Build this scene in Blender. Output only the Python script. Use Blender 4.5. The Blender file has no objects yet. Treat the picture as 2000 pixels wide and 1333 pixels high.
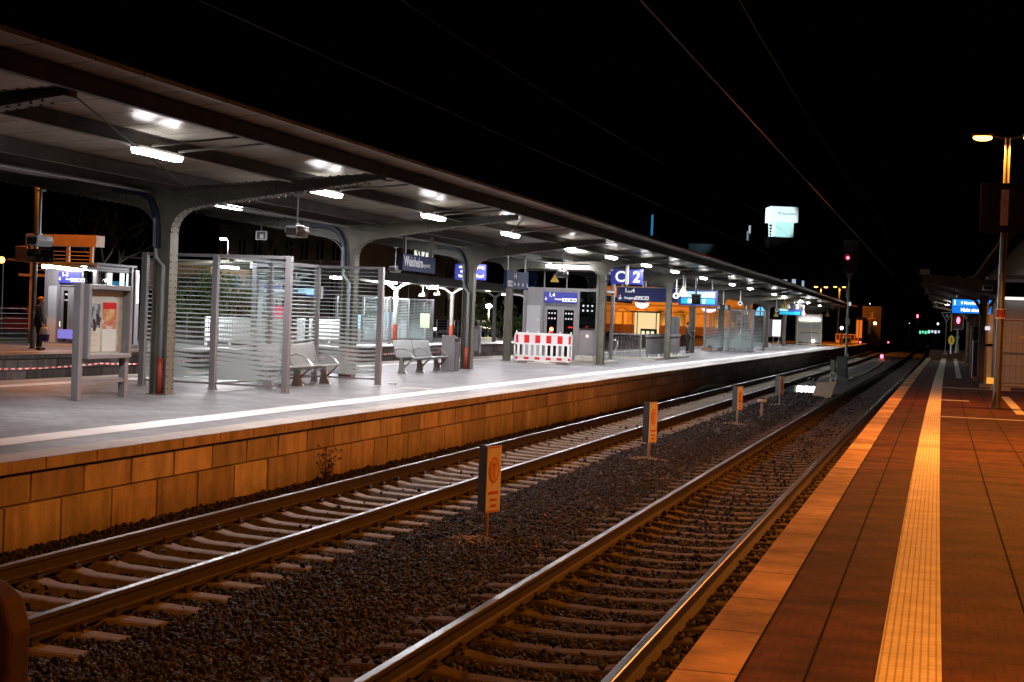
import bpy, bmesh, math, random
import numpy as np
from mathutils import Vector, Matrix
R = math.radians
random.seed(7)
rng = np.random.default_rng(7)
sc = bpy.context.scene
COL = sc.collection

# ------------------------------------------------------------------ camera
FPX = 2964.57
YAW, PITCH, ROLL = 0.27008093, -0.01593038, 0.0376986
CX, CZ = 2.759, 2.3986
def cam_axes():
    cy, sy = math.cos(YAW), math.sin(YAW)
    f = Vector((-sy*math.cos(PITCH), cy*math.cos(PITCH), math.sin(PITCH)))
    r = Vector((cy, sy, 0)); u = r.cross(f)
    r2 = r*math.cos(ROLL)+u*math.sin(ROLL); u2 = -r*math.sin(ROLL)+u*math.cos(ROLL)
    return r2, u2, f
CR, CU, CF = cam_axes()
cam = bpy.data.cameras.new("camera"); camo = bpy.data.objects.new("camera", cam); COL.objects.link(camo)
cam.sensor_width = 36; cam.lens = FPX/2000*36; cam.clip_end = 3000; cam.clip_start = .1
m = Matrix((CR, CU, -CF)).transposed().to_4x4(); m.translation = (CX, 0, CZ)
camo.matrix_world = m
sc.camera = camo
def at(px, py, Y):
    """real point seen at photo pixel (px,py) on the transverse plane y=Y"""
    d = CF+CR*((px-1000)/FPX)-CU*((py-666.5)/FPX)
    return Vector((CX, 0, CZ))+d*(Y/d.y)

# ------------------------------------------------------------------ world, exposure
w = bpy.data.worlds.new("World"); sc.world = w; w.use_nodes = True
nt = w.node_tree
sky = nt.nodes.new("ShaderNodeTexSky"); sky.sky_type = 'NISHITA'; sky.sun_disc = False
sky.sun_elevation = R(-6); sky.sun_rotation = R(200)
nt.nodes['Background'].inputs[1].default_value = 0.004
nt.links.new(sky.outputs[0], nt.nodes['Background'].inputs[0])
sc.view_settings.view_transform = 'Standard'; sc.view_settings.look = 'None'
sc.view_settings.exposure = 0; sc.view_settings.gamma = 1
cy_ = sc.cycles
cy_.max_bounces = 6; cy_.diffuse_bounces = 3; cy_.glossy_bounces = 3; cy_.transmission_bounces = 4
cy_.transparent_max_bounces = 14; cy_.caustics_reflective = False; cy_.caustics_refractive = False
cy_.sample_clamp_indirect = 3; cy_.use_light_tree = True

WHITE_L = (1.0, .965, 1.0)
SOD = (1.0, .285, .028)

# ------------------------------------------------------------------ track curve
KQ, KC = 1.3177e-4, -5.315e-7
def S(y):
    y = min(max(y, 0), 165)
    return KQ*y*y+KC*y**3
P1, P2, P3 = .789, .750, .75       # platform levels (near, island, far) over the rail head

# ------------------------------------------------------------------ materials
MATS = {}
def newmat(name):
    mt = bpy.data.materials.new(name); mt.use_nodes = True
    MATS[name] = mt
    return mt, mt.node_tree, mt.node_tree.nodes['Principled BSDF']
def noise_mix(nt, c1, c2, scale, coord='Object', detail=6, lo=.35, hi=.65, rough=.6):
    tc = nt.nodes.new('ShaderNodeTexCoord'); n = nt.nodes.new('ShaderNodeTexNoise')
    n.inputs['Scale'].default_value = scale; n.inputs['Detail'].default_value = detail; n.inputs['Roughness'].default_value = rough
    nt.links.new(tc.outputs[coord], n.inputs['Vector'])
    r = nt.nodes.new('ShaderNodeValToRGB')
    r.color_ramp.elements[0].position = lo; r.color_ramp.elements[1].position = hi
    r.color_ramp.elements[0].color = (*c1, 1); r.color_ramp.elements[1].color = (*c2, 1)
    nt.links.new(n.outputs[0], r.inputs[0])
    return r, n, tc
def mat(name, col, rough=.6, metal=0, var=.18, scale=6, bump=.0, bscale=40, spec=.5, coat=0):
    if name in MATS: return MATS[name]
    mt, nt, b = newmat(name)
    c1 = tuple(max(0, c*(1-var)) for c in col); c2 = tuple(min(1, c*(1+var)) for c in col)
    r, n, tc = noise_mix(nt, c1, c2, scale)
    nt.links.new(r.outputs[0], b.inputs['Base Color'])
    b.inputs['Roughness'].default_value = rough; b.inputs['Metallic'].default_value = metal
    b.inputs['Specular IOR Level'].default_value = spec
    if bump:
        n2 = nt.nodes.new('ShaderNodeTexNoise'); n2.inputs['Scale'].default_value = bscale; n2.inputs['Detail'].default_value = 4
        nt.links.new(tc.outputs['Object'], n2.inputs['Vector'])
        bp = nt.nodes.new('ShaderNodeBump'); bp.inputs['Strength'].default_value = bump; bp.inputs['Distance'].default_value = .01
        nt.links.new(n2.outputs[0], bp.inputs['Height']); nt.links.new(bp.outputs[0], b.inputs['Normal'])
    return mt
def emit(name, col, strength, var=0):
    if name in MATS: return MATS[name]
    mt, nt, b = newmat(name)
    b.inputs['Base Color'].default_value = (*[min(1, c)*.3 for c in col], 1)
    b.inputs['Emission Color'].default_value = (*col, 1); b.inputs['Emission Strength'].default_value = strength
    b.inputs['Roughness'].default_value = .4
    return mt
def mth(nt, op, a, b=None, clamp=False):
    n = nt.nodes.new('ShaderNodeMath'); n.operation = op; n.use_clamp = clamp
    for i, x in enumerate((a, b)):
        if x is None: continue
        if isinstance(x, (int, float)): n.inputs[i].default_value = x
        else: nt.links.new(x, n.inputs[i])
    return n.outputs[0]

steel = mat('painted_steel', (.125, .118, .09), .45, 0, .2, 3, .15, 30)
steel_dark = mat('old_painted_steel', (.042, .034, .024), .6, 0, .35, 2.5, .3, 25)
rivet_m = mat('rivet_steel', (.07, .06, .05), .6)  # darker than the frame steel, painting shadow onto the rivets
alu = mat('grey_aluminium', (.27, .26, .265), .38, .35, .06, 3)
alu_d = mat('dark_aluminium', (.16, .15, .155), .42, .3, .08, 3)
galv = mat('galvanised_steel', (.42, .43, .43), .42, .55, .14, 9)
inox = mat('brushed_steel', (.62, .62, .62), .28, .9, .06, 5)
bluepaint = mat('blue_paint', (.006, .02, .05), .45, 0, .15, 4)
redbrown = mat('red_brown_paint', (.30, .05, .03), .5, 0, .12, 5)
greypipe = mat('grey_pipe_paint', (.34, .36, .38), .45, 0, .1, 5)
sleeper_m = mat('sleeper_concrete', (.17, .145, .115), .85, 0, .28, 12, .5, 60)
sleeper_o = mat('stained_sleeper_concrete', (.05, .036, .027), .9, 0, .4, 8, .5, 60)
conc = mat('plain_concrete', (.30, .28, .25), .85, 0, .2, 3, .3, 40)
conc_pale = mat('pale_concrete', (.46, .44, .38), .8, 0, .15, 6, .2, 40)
whitep = mat('white_plastic', (.78, .78, .76), .35, 0, .04, 8)
redp = mat('red_reflective', (.62, .012, .012), .35, 0, .06, 8)
signblue = mat('sign_blue', (.018, .028, .20), .35, 0, .03, 2)
signblue_d = mat('dark_sign_blue', (.010, .016, .055), .75, 0, .06, 2)
signwhite = mat('sign_white', (.75, .75, .75), .45, 0, .03, 5)
signgrey = mat('sign_grey_letters', (.55, .55, .58), .5, 0, .05, 5)
black = mat('black_metal', (.015, .014, .013), .5, 0, .2, 6)
asphalt_d = mat('dark_ground', (.03, .028, .025), .95, 0, .4, .7, .4, 20)
yellowp = mat('warning_yellow', (.72, .50, .05), .45, 0, .05, 5)
palecream = mat('cream_paint', (.62, .58, .38), .5, 0, .12, 3)
skin_m = mat('skin', (.50, .28, .19), .5, 0, .05, 10)
wood_w = mat('weathered_wood', (.26, .17, .10), .75, 0, .3, 4)
em_tube = emit('tube_glow', WHITE_L, 510)
em_side = emit('tube_glow_side', WHITE_L, 17)
em_far = emit('far_tube_glow', WHITE_L, 60)
em_sod = emit('sodium_glow', (1.0, .40, .08), 9)

def glass_mat(name, tint=(.8, .9, .9), rough=.02, alpha=.82):
    mt, nt, b = newmat(name); out = nt.nodes['Material Output']
    tr = nt.nodes.new('ShaderNodeBsdfTransparent'); tr.inputs[0].default_value = (*tint, 1)
    gl = nt.nodes.new('ShaderNodeBsdfGlossy'); gl.inputs['Roughness'].default_value = rough
    fr0 = nt.nodes.new('ShaderNodeFresnel'); fr0.inputs[0].default_value = 1.45
    geo = nt.nodes.new('ShaderNodeNewGeometry')
    frr = mth(nt, 'MULTIPLY', fr0.outputs[0], mth(nt, 'SUBTRACT', 1, geo.outputs['Backfacing']))
    mx = nt.nodes.new('ShaderNodeMixShader')
    nt.links.new(frr, mx.inputs[0]); nt.links.new(tr.outputs[0], mx.inputs[1]); nt.links.new(gl.outputs[0], mx.inputs[2])
    nt.links.new(mx.outputs[0], out.inputs[0])
    nt.nodes.remove(b)
    return mt
glass = glass_mat('clear_glass', (.96, .985, .98))
glass_dk = glass_mat('dark_tinted_glass', (.30, .36, .36))

def frosted():
    mt, nt, b = newmat('glass_with_frosted_stripes'); out = nt.nodes['Material Output']
    tc = nt.nodes.new('ShaderNodeTexCoord'); sep = nt.nodes.new('ShaderNodeSeparateXYZ')
    nt.links.new(tc.outputs['Generated'], sep.inputs[0])
    uvn = nt.nodes.new('ShaderNodeUVMap'); uvn.uv_map = 'UVMap'
    su = nt.nodes.new('ShaderNodeSeparateXYZ'); nt.links.new(uvn.outputs[0], su.inputs[0])
    u, v = su.outputs[0], su.outputs[1]      # u metres along, v metres up
    wav = mth(nt, 'SINE', mth(nt, 'MULTIPLY', u, 1.7))
    low = mth(nt, 'SUBTRACT', 1, mth(nt, 'DIVIDE', v, 1.15), True)
    vv = mth(nt, 'ADD', v, mth(nt, 'MULTIPLY', mth(nt, 'MULTIPLY', wav, low), .10))
    fr = mth(nt, 'FRACT', mth(nt, 'DIVIDE', vv, .088))
    base = mth(nt, 'ADD', .11, mth(nt, 'MULTIPLY', mth(nt, 'POWER', mth(nt, 'SUBTRACT', 1, mth(nt, 'DIVIDE', v, 2.4), True), 1.4), .50))
    # swelling solid field low down
    bl = mth(nt, 'SINE', mth(nt, 'ADD', mth(nt, 'MULTIPLY', u, 2.6), .4))
    swell = mth(nt, 'MULTIPLY', mth(nt, 'MULTIPLY', bl, low), .75)
    th = mth(nt, 'ADD', base, mth(nt, 'MAXIMUM', swell, 0))
    stripe = mth(nt, 'LESS_THAN', fr, th)
    stripe = mth(nt, 'MULTIPLY', stripe, mth(nt, 'GREATER_THAN', v, .05))
    tr = nt.nodes.new('ShaderNodeBsdfTransparent'); tr.inputs[0].default_value = (.96, .985, .98, 1)
    gl = nt.nodes.new('ShaderNodeBsdfGlossy'); gl.inputs['Roughness'].default_value = .03
    frn = nt.nodes.new('ShaderNodeFresnel'); frn.inputs[0].default_value = 1.45
    geo = nt.nodes.new('ShaderNodeNewGeometry')
    frr = mth(nt, 'MULTIPLY', frn.outputs[0], mth(nt, 'SUBTRACT', 1, geo.outputs['Backfacing']))
    m1 = nt.nodes.new('ShaderNodeMixShader')
    nt.links.new(frr, m1.inputs[0]); nt.links.new(tr.outputs[0], m1.inputs[1]); nt.links.new(gl.outputs[0], m1.inputs[2])
    df = nt.nodes.new('ShaderNodeBsdfDiffuse'); df.inputs[0].default_value = (.52, .60, .60, 1)
    tl = nt.nodes.new('ShaderNodeBsdfTranslucent'); tl.inputs[0].default_value = (.62, .70, .70, 1)
    m2 = nt.nodes.new('ShaderNodeMixShader'); m2.inputs[0].default_value = .45
    nt.links.new(df.outputs[0], m2.inputs[1]); nt.links.new(tl.outputs[0], m2.inputs[2])
    tr2 = nt.nodes.new('ShaderNodeBsdfTransparent')
    m2b = nt.nodes.new('ShaderNodeMixShader'); m2b.inputs[0].default_value = .28
    nt.links.new(m2.outputs[0], m2b.inputs[1]); nt.links.new(tr2.outputs[0], m2b.inputs[2])
    m3 = nt.nodes.new('ShaderNodeMixShader')
    nt.links.new(stripe, m3.inputs[0]); nt.links.new(m1.outputs[0], m3.inputs[1]); nt.links.new(m2b.outputs[0], m3.inputs[2])
    nt.links.new(m3.outputs[0], out.inputs[0]); nt.nodes.remove(b)
    return mt
frost = frosted()

def paving(name, c1, c2, cj, bw, bh, joint=.006, rough=.7, patch=.3, bump=.25, spec=.35, stretch=1):
    """pavers laid out in metres on the sheet's UV"""
    mt, nt, b = newmat(name)
    uv = nt.nodes.new('ShaderNodeUVMap'); uv.uv_map = 'UVMap'
    br = nt.nodes.new('ShaderNodeTexBrick')
    br.inputs['Color1'].default_value = (*c1, 1); br.inputs['Color2'].default_value = (*c2, 1); br.inputs['Mortar'].default_value = (*cj, 1)
    br.inputs['Scale'].default_value = 1; br.inputs['Mortar Size'].default_value = joint; br.inputs['Mortar Smooth'].default_value = .3
    br.inputs['Brick Width'].default_value = bw; br.inputs['Row Height'].default_value = bh
    nt.links.new(uv.outputs[0], br.inputs[0])
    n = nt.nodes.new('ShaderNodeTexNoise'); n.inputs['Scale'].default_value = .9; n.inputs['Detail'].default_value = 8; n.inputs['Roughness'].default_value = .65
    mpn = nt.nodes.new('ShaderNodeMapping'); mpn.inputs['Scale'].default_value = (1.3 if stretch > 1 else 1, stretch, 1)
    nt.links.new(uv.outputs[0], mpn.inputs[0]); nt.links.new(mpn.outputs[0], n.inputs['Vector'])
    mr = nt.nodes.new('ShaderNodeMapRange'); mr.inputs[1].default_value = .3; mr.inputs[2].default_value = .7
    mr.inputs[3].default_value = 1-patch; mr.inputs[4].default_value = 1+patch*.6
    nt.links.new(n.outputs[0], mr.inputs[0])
    n3 = nt.nodes.new('ShaderNodeTexNoise'); n3.inputs['Scale'].default_value = 60; n3.inputs['Detail'].default_value = 3
    nt.links.new(uv.outputs[0], n3.inputs['Vector'])
    n4 = nt.nodes.new('ShaderNodeTexVoronoi'); n4.inputs['Scale'].default_value = 2.3; nt.links.new(uv.outputs[0], n4.inputs['Vector'])
    gum = mth(nt, 'MULTIPLY', mth(nt, 'LESS_THAN', n4.outputs['Distance'], .055), .4)
    g = mth(nt, 'MULTIPLY', mth(nt, 'ADD', .8, mth(nt, 'MULTIPLY', n3.outputs[0], .4)), mth(nt, 'SUBTRACT', 1, gum))
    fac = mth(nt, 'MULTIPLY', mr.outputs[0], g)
    vm = nt.nodes.new('ShaderNodeVectorMath'); vm.operation = 'SCALE'
    nt.links.new(br.outputs[0], vm.inputs[0]); nt.links.new(fac, vm.inputs['Scale'])
    nt.links.new(vm.outputs[0], b.inputs['Base Color'])
    b.inputs['Roughness'].default_value = rough; b.inputs['Specular IOR Level'].default_value = spec
    hh = mth(nt, 'ADD', mth(nt, 'MULTIPLY', br.outputs['Fac'], -1), mth(nt, 'MULTIPLY', n3.outputs[0], .25))
    bp = nt.nodes.new('ShaderNodeBump'); bp.inputs['Strength'].default_value = bump; bp.inputs['Distance'].default_value = .008
    nt.links.new(hh, bp.inputs['Height']); nt.links.new(bp.outputs[0], b.inputs['Normal'])
    return mt
pav_left = paving('grey_platform_paving', (.165, .165, .17), (.225, .225, .232), (.09, .09, .09), .30, .20, .012, .5, .42)
pav_right = paving('red_brown_platform_paving', (.062, .021, .009), (.076, .026, .011), (.045, .016, .008), .10, .20, .005, .8, .85, .4, .12, 2.6)  # strong stretched patches paint bands of light and shadow into the paver colour
coping_r = paving('platform_edge_slabs', (.38, .24, .13), (.56, .37, .22), (.12, .09, .06), 4.0, 1.0, .012, .75, .75, .4, .2)
coping_l = paving('island_edge_slabs', (.36, .32, .27), (.41, .37, .31), (.22, .2, .18), 4.0, 1.0, .01, .7, .2)
lineplain = paving('white_line_slabs', (.66, .65, .62), (.72, .71, .68), (.40, .39, .36), 4.0, .5, .006, .6, .15)
def tactile_mat():
    mt, nt, b = newmat('ribbed_white_tactile_slabs')
    uv = nt.nodes.new('ShaderNodeUVMap'); uv.uv_map = 'UVMap'
    su = nt.nodes.new('ShaderNodeSeparateXYZ'); nt.links.new(uv.outputs[0], su.inputs[0])
    rib = mth(nt, 'FRACT', mth(nt, 'DIVIDE', su.outputs[0], .0372))
    ribm = mth(nt, 'MULTIPLY', mth(nt, 'LESS_THAN', rib, .26), .5)
    jo = mth(nt, 'FRACT', mth(nt, 'DIVIDE', su.outputs[1], .30))
    jm = mth(nt, 'MULTIPLY', mth(nt, 'LESS_THAN', jo, .03), .45)
    d = mth(nt, 'MAXIMUM', ribm, jm)
    r, n, tc = noise_mix(nt, (.52, .46, .36), (.74, .68, .56), 4, 'Object', 8, .3, .7)
    n2 = nt.nodes.new('ShaderNodeTexNoise'); n2.inputs['Scale'].default_value = 30
    nt.links.new(tc.outputs['Object'], n2.inputs['Vector'])
    k = mth(nt, 'MULTIPLY', mth(nt, 'SUBTRACT', 1, d), mth(nt, 'ADD', .78, mth(nt, 'MULTIPLY', n2.outputs[0], .4)))
    vm = nt.nodes.new('ShaderNodeVectorMath'); vm.operation = 'SCALE'
    nt.links.new(r.outputs[0], vm.inputs[0]); nt.links.new(k, vm.inputs['Scale'])
    nt.links.new(vm.outputs[0], b.inputs['Base Color']); b.inputs['Roughness'].default_value = .7
    bp = nt.nodes.new('ShaderNodeBump'); bp.inputs['Strength'].default_value = .6; bp.inputs['Distance'].default_value = .005
    nt.links.new(mth(nt, 'SUBTRACT', 1, d), bp.inputs['Height']); nt.links.new(bp.outputs[0], b.inputs['Normal'])
    return mt
tactile = tactile_mat()

def block_mat():
    mt, nt, b = newmat('cast_wall_blocks')
    at_ = nt.nodes.new('ShaderNodeAttribute'); at_.attribute_name = 'tone'
    tc = nt.nodes.new('ShaderNodeTexCoord')
    mp = nt.nodes.new('ShaderNodeMapping'); mp.inputs['Scale'].default_value = (1, 2.4, .8)
    nt.links.new(tc.outputs['Object'], mp.inputs[0])
    n = nt.nodes.new('ShaderNodeTexNoise'); n.inputs['Scale'].default_value = 2.2; n.inputs['Detail'].default_value = 6
    nt.links.new(mp.outputs[0], n.inputs['Vector'])
    n2 = nt.nodes.new('ShaderNodeTexNoise'); n2.inputs['Scale'].default_value = 35; n2.inputs['Detail'].default_value = 5
    nt.links.new(tc.outputs['Object'], n2.inputs['Vector'])
    k = mth(nt, 'MULTIPLY', mth(nt, 'ADD', .35, mth(nt, 'MULTIPLY', n.outputs[0], 1.2)), mth(nt, 'ADD', .75, mth(nt, 'MULTIPLY', n2.outputs[0], .5)))
    # rain streaks running down and splashed grime near the foot of the wall (dirt, not shade)
    mp2 = nt.nodes.new('ShaderNodeMapping'); mp2.inputs['Scale'].default_value = (1, 3.0, .5); nt.links.new(tc.outputs['Object'], mp2.inputs[0])
    n5 = nt.nodes.new('ShaderNodeTexNoise'); n5.inputs['Scale'].default_value = 1.6; n5.inputs['Detail'].default_value = 5; nt.links.new(mp2.outputs[0], n5.inputs['Vector'])
    mr5 = nt.nodes.new('ShaderNodeMapRange'); mr5.inputs[1].default_value = .50; mr5.inputs[2].default_value = .68; mr5.inputs[3].default_value = 1; mr5.inputs[4].default_value = .72; nt.links.new(n5.outputs[0], mr5.inputs[0])
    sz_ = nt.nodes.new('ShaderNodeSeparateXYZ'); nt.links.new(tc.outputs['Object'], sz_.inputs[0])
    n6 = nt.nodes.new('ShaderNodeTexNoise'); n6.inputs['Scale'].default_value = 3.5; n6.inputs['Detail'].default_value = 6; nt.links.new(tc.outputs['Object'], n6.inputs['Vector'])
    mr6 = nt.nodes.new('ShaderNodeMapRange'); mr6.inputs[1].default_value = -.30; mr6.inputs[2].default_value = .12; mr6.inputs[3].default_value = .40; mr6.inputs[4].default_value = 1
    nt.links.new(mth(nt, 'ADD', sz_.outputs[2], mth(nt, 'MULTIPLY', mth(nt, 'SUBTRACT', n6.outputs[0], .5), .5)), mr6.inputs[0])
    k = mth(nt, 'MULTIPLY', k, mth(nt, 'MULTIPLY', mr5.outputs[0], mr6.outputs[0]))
    vm = nt.nodes.new('ShaderNodeVectorMath'); vm.operation = 'SCALE'
    nt.links.new(at_.outputs['Color'], vm.inputs[0]); nt.links.new(k, vm.inputs['Scale'])
    nt.links.new(vm.outputs[0], b.inputs['Base Color']); b.inputs['Roughness'].default_value = .9
    bp = nt.nodes.new('ShaderNodeBump'); bp.inputs['Strength'].default_value = .5; bp.inputs['Distance'].default_value = .01
    nt.links.new(n2.outputs[0], bp.inputs['Height']); nt.links.new(bp.outputs[0], b.inputs['Normal'])
    return mt
blocks_m = block_mat()

def stone_mat():
    mt, nt, b = newmat('ballast_stone')
    at_ = nt.nodes.new('ShaderNodeAttribute'); at_.attribute_name = 'tone'
    tc = nt.nodes.new('ShaderNodeTexCoord'); n = nt.nodes.new('ShaderNodeTexNoise'); n.inputs['Scale'].default_value = 50
    nt.links.new(tc.outputs['Object'], n.inputs['Vector'])
    vm = nt.nodes.new('ShaderNodeVectorMath'); vm.operation = 'SCALE'
    nt.links.new(at_.outputs['Color'], vm.inputs[0]); nt.links.new(mth(nt, 'ADD', .6, mth(nt, 'MULTIPLY', n.outputs[0], .8)), vm.inputs['Scale'])
    nt.links.new(vm.outputs[0], b.inputs['Base Color']); b.inputs['Roughness'].default_value = .75; b.inputs['Specular IOR Level'].default_value = .35
    return mt
stone = stone_mat()

def trackbed_mat():
    mt, nt, b = newmat('ballast_bed')
    tc = nt.nodes.new('ShaderNodeTexCoord'); v = nt.nodes.new('ShaderNodeTexVoronoi'); v.inputs['Scale'].default_value = 22
    nt.links.new(tc.outputs['Object'], v.inputs['Vector'])
    r = nt.nodes.new('ShaderNodeValToRGB')
    sp = nt.nodes.new('ShaderNodeSeparateXYZ'); nt.links.new(v.outputs['Color'], sp.inputs[0])
    nt.links.new(sp.outputs[0], r.inputs[0])
    r.color_ramp.elements[0].color = (.006, .005, .0045, 1); r.color_ramp.elements[1].color = (.03, .025, .022, 1)
    n = nt.nodes.new('ShaderNodeTexNoise'); n.inputs['Scale'].default_value = .6; n.inputs['Detail'].default_value = 5
    nt.links.new(tc.outputs['Object'], n.inputs['Vector'])
    vm = nt.nodes.new('ShaderNodeVectorMath'); vm.operation = 'SCALE'
    nt.links.new(r.outputs[0], vm.inputs[0]); nt.links.new(mth(nt, 'ADD', .5, mth(nt, 'MULTIPLY', n.outputs[0], 1)), vm.inputs['Scale'])
    nt.links.new(vm.outputs[0], b.inputs['Base Color']); b.inputs['Roughness'].default_value = .8
    bp = nt.nodes.new('ShaderNodeBump'); bp.inputs['Strength'].default_value = 1; bp.inputs['Distance'].default_value = .03
    nt.links.new(v.outputs['Distance'], bp.inputs['Height']); nt.links.new(bp.outputs[0], b.inputs['Normal'])
    return mt
bed_m = trackbed_mat()

def roof_mat():
    mt, nt, b = newmat('ribbed_metal_ceiling')
    uv = nt.nodes.new('ShaderNodeUVMap'); uv.uv_map = 'UVMap'
    su = nt.nodes.new('ShaderNodeSeparateXYZ'); nt.links.new(uv.outputs[0], su.inputs[0])
    jo = mth(nt, 'FRACT', mth(nt, 'DIVIDE', su.outputs[1], 1.06))
    jm = mth(nt, 'LESS_THAN', jo, .022)
    r, n, tc = noise_mix(nt, (.60, .565, .45), (.80, .76, .62), 1.3, 'Object', 7)
    vm = nt.nodes.new('ShaderNodeVectorMath'); vm.operation = 'SCALE'
    nt.links.new(r.outputs[0], vm.inputs[0]); nt.links.new(mth(nt, 'SUBTRACT', 1, mth(nt, 'MULTIPLY', jm, .85)), vm.inputs['Scale'])
    nt.links.new(vm.outputs[0], b.inputs['Base Color'])
    b.inputs['Metallic'].default_value = .15; b.inputs['Roughness'].default_value = .2; b.inputs['Specular IOR Level'].default_value = .9
    rib = mth(nt, 'SINE', mth(nt, 'MULTIPLY', su.outputs[0], 2*math.pi/.07))
    bp = nt.nodes.new('ShaderNodeBump'); bp.inputs['Strength'].default_value = .35; bp.inputs['Distance'].default_value = .004
    nt.links.new(rib, bp.inputs['Height']); nt.links.new(bp.outputs[0], b.inputs['Normal'])
    return mt
roof_m = roof_mat()
rail_side = mat('rusty_rail_side', (.026, .017, .012), .75, .2, .3, 10, .2, 50)
rail_top = mat('polished_rail_head', (.20, .18, .17), .30, 1, .1, 3)

# ------------------------------------------------------------------ mesh helpers
class MB:
    def __init__(s): s.v = []; s.f = []; s.m = []; s.uv = {}
    def add(s, vs, fs, mi=0):
        o = len(s.v); s.v += [tuple(v) for v in vs]
        for f in fs: s.f.append([i+o for i in f]); s.m.append(mi)
    def box(s, c, d, rz=0, mi=0, rot=None):
        hx, hy, hz = d[0]/2, d[1]/2, d[2]/2
        vs = [Vector((x, y, z)) for x in (-hx, hx) for y in (-hy, hy) for z in (-hz, hz)]
        mm = rot if rot is not None else Matrix.Rotation(rz, 3, 'Z')
        s.add([mm@v+Vector(c) for v in vs], [(0, 1, 3, 2), (4, 6, 7, 5), (0, 4, 5, 1), (2, 3, 7, 6), (0, 2, 6, 4), (1, 5, 7, 3)], mi)
        return s
    def bb(s, a, b, mi=0):
        return s.box([(a[i]+b[i])/2 for i in range(3)], [abs(b[i]-a[i]) for i in range(3)], 0, mi)
    def bar(s, p, q, w, h, mi=0, up=(0, 0, 1)):
        p, q = Vector(p), Vector(q); d = (q-p); L = d.length; d.normalize(); u = Vector(up)
        if abs(d.dot(u)) > .99: u = Vector((0, 1, 0))
        r = d.cross(u).normalized(); u = r.cross(d)
        mm = Matrix((r, d, u)).transposed()
        return s.box((p+q)/2, (w, L, h), 0, mi, mm)
    def tube(s, pts, r, n=8, mi=0, cap=True):
        pts = [Vector(p) for p in pts]; k = len(pts); rs = r if isinstance(r, (list, tuple)) else [r]*k
        vs = []; ref = Vector((0, 0, 1))
        for i, p in enumerate(pts):
            d = (pts[min(i+1, k-1)]-pts[max(i-1, 0)]).normalized()
            u = ref if abs(d.dot(ref)) < .95 else Vector((0, 1, 0))
            a = d.cross(u).normalized(); b = d.cross(a)
            for j in range(n):
                t = 2*math.pi*j/n; vs.append(p+(a*math.cos(t)+b*math.sin(t))*rs[i])
        fs = [(i*n+j, i*n+(j+1) % n, (i+1)*n+(j+1) % n, (i+1)*n+j) for i in range(k-1) for j in range(n)]
        if cap: fs += [tuple(range(n))[::-1], tuple((k-1)*n+j for j in range(n))]
        s.add(vs, fs, mi); return s
    def prism(s, poly, fn, t0, t1, mi=0):
        """poly of 2D points, fn(a,b,t)->3D; extruded from t0 to t1"""
        n = len(poly); vs = [fn(a, b, t0) for a, b in poly]+[fn(a, b, t1) for a, b in poly]
        s.add(vs, [tuple(range(n))[::-1], tuple(range(n, 2*n))]+[(i, (i+1) % n, n+(i+1) % n, n+i) for i in range(n)], mi); return s
    def strip(s, path, fn, t0, t1, th, mi=0):
        """thick ribbon along a 2D path, width t0..t1"""
        n = len(path); up = []
        for i in range(n):
            a, b = path[max(i-1, 0)], path[min(i+1, n-1)]
            d = Vector((b[0]-a[0], b[1]-a[1])).normalized(); up.append((path[i][0]-d.y*th, path[i][1]+d.x*th))
        vs = []
        for p, q in zip(path, up): vs += [fn(*p, t0), fn(*p, t1), fn(*q, t1), fn(*q, t0)]
        fs = [(4*i+j, 4*i+(j+1) % 4, 4*i+4+(j+1) % 4, 4*i+4+j) for i in range(n-1) for j in range(4)]
        fs += [(0, 3, 2, 1), (4*n-4, 4*n-3, 4*n-2, 4*n-1)]
        s.add(vs, fs, mi); return s
    def ball(s, c, r, n=8, mi=0, sc_=(1, 1, 1)):
        vs = [(c[0], c[1], c[2]+r*sc_[2])]
        for i in range(1, n//2):
            t = math.pi*i/(n//2)
            for j in range(n):
                a = 2*math.pi*j/n
                vs.append((c[0]+r*sc_[0]*math.sin(t)*math.cos(a), c[1]+r*sc_[1]*math.sin(t)*math.sin(a), c[2]+r*sc_[2]*math.cos(t)))
        vs.append((c[0], c[1], c[2]-r*sc_[2])); fs = []
        for j in range(n): fs.append((0, 1+j, 1+(j+1) % n))
        for i in range(n//2-2):
            for j in range(n): fs.append((1+i*n+j, 1+(i+1)*n+j, 1+(i+1)*n+(j+1) % n, 1+i*n+(j+1) % n))
        L = len(vs)-1; o = 1+(n//2-2)*n
        for j in range(n): fs.append((o+j, L, o+(j+1) % n))
        s.add(vs, fs, mi); return s
    def build(s, name, mats, parent=None, smooth=False, bevel=0, loc=None):
        me = bpy.data.meshes.new(name); me.from_pydata(s.v, [], s.f)
        for mt in (mats if isinstance(mats, (list, tuple)) else [mats]): me.materials.append(mt)
        me.polygons.foreach_set('material_index', s.m)
        if smooth: me.polygons.foreach_set('use_smooth', [True]*len(s.f))
        bm = bmesh.new(); bm.from_mesh(me); bmesh.ops.recalc_face_normals(bm, faces=bm.faces); bm.to_mesh(me); bm.free()
        me.update()
        o = bpy.data.objects.new(name, me); COL.objects.link(o)
        if parent is not None: o.parent = parent
        if loc is not None: o.location = loc
        if bevel:
            md = o.modifiers.new('b', 'BEVEL'); md.width = bevel; md.segments = 2; md.limit_method = 'ANGLE'
        return o
def tag(o, label=None, cat=None, group=None, kind=None):
    if label: o['label'] = label
    if cat: o['category'] = cat
    if group: o['group'] = group
    if kind: o['kind'] = kind
    return o
def thing(name, label, cat, loc=(0, 0, 0), rz=0, group=None):
    o = bpy.data.objects.new(name, None); o.empty_display_size = .2; COL.objects.link(o)
    o.location = loc; o.rotation_euler = (0, 0, rz)
    return tag(o, label, cat, group)
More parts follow.
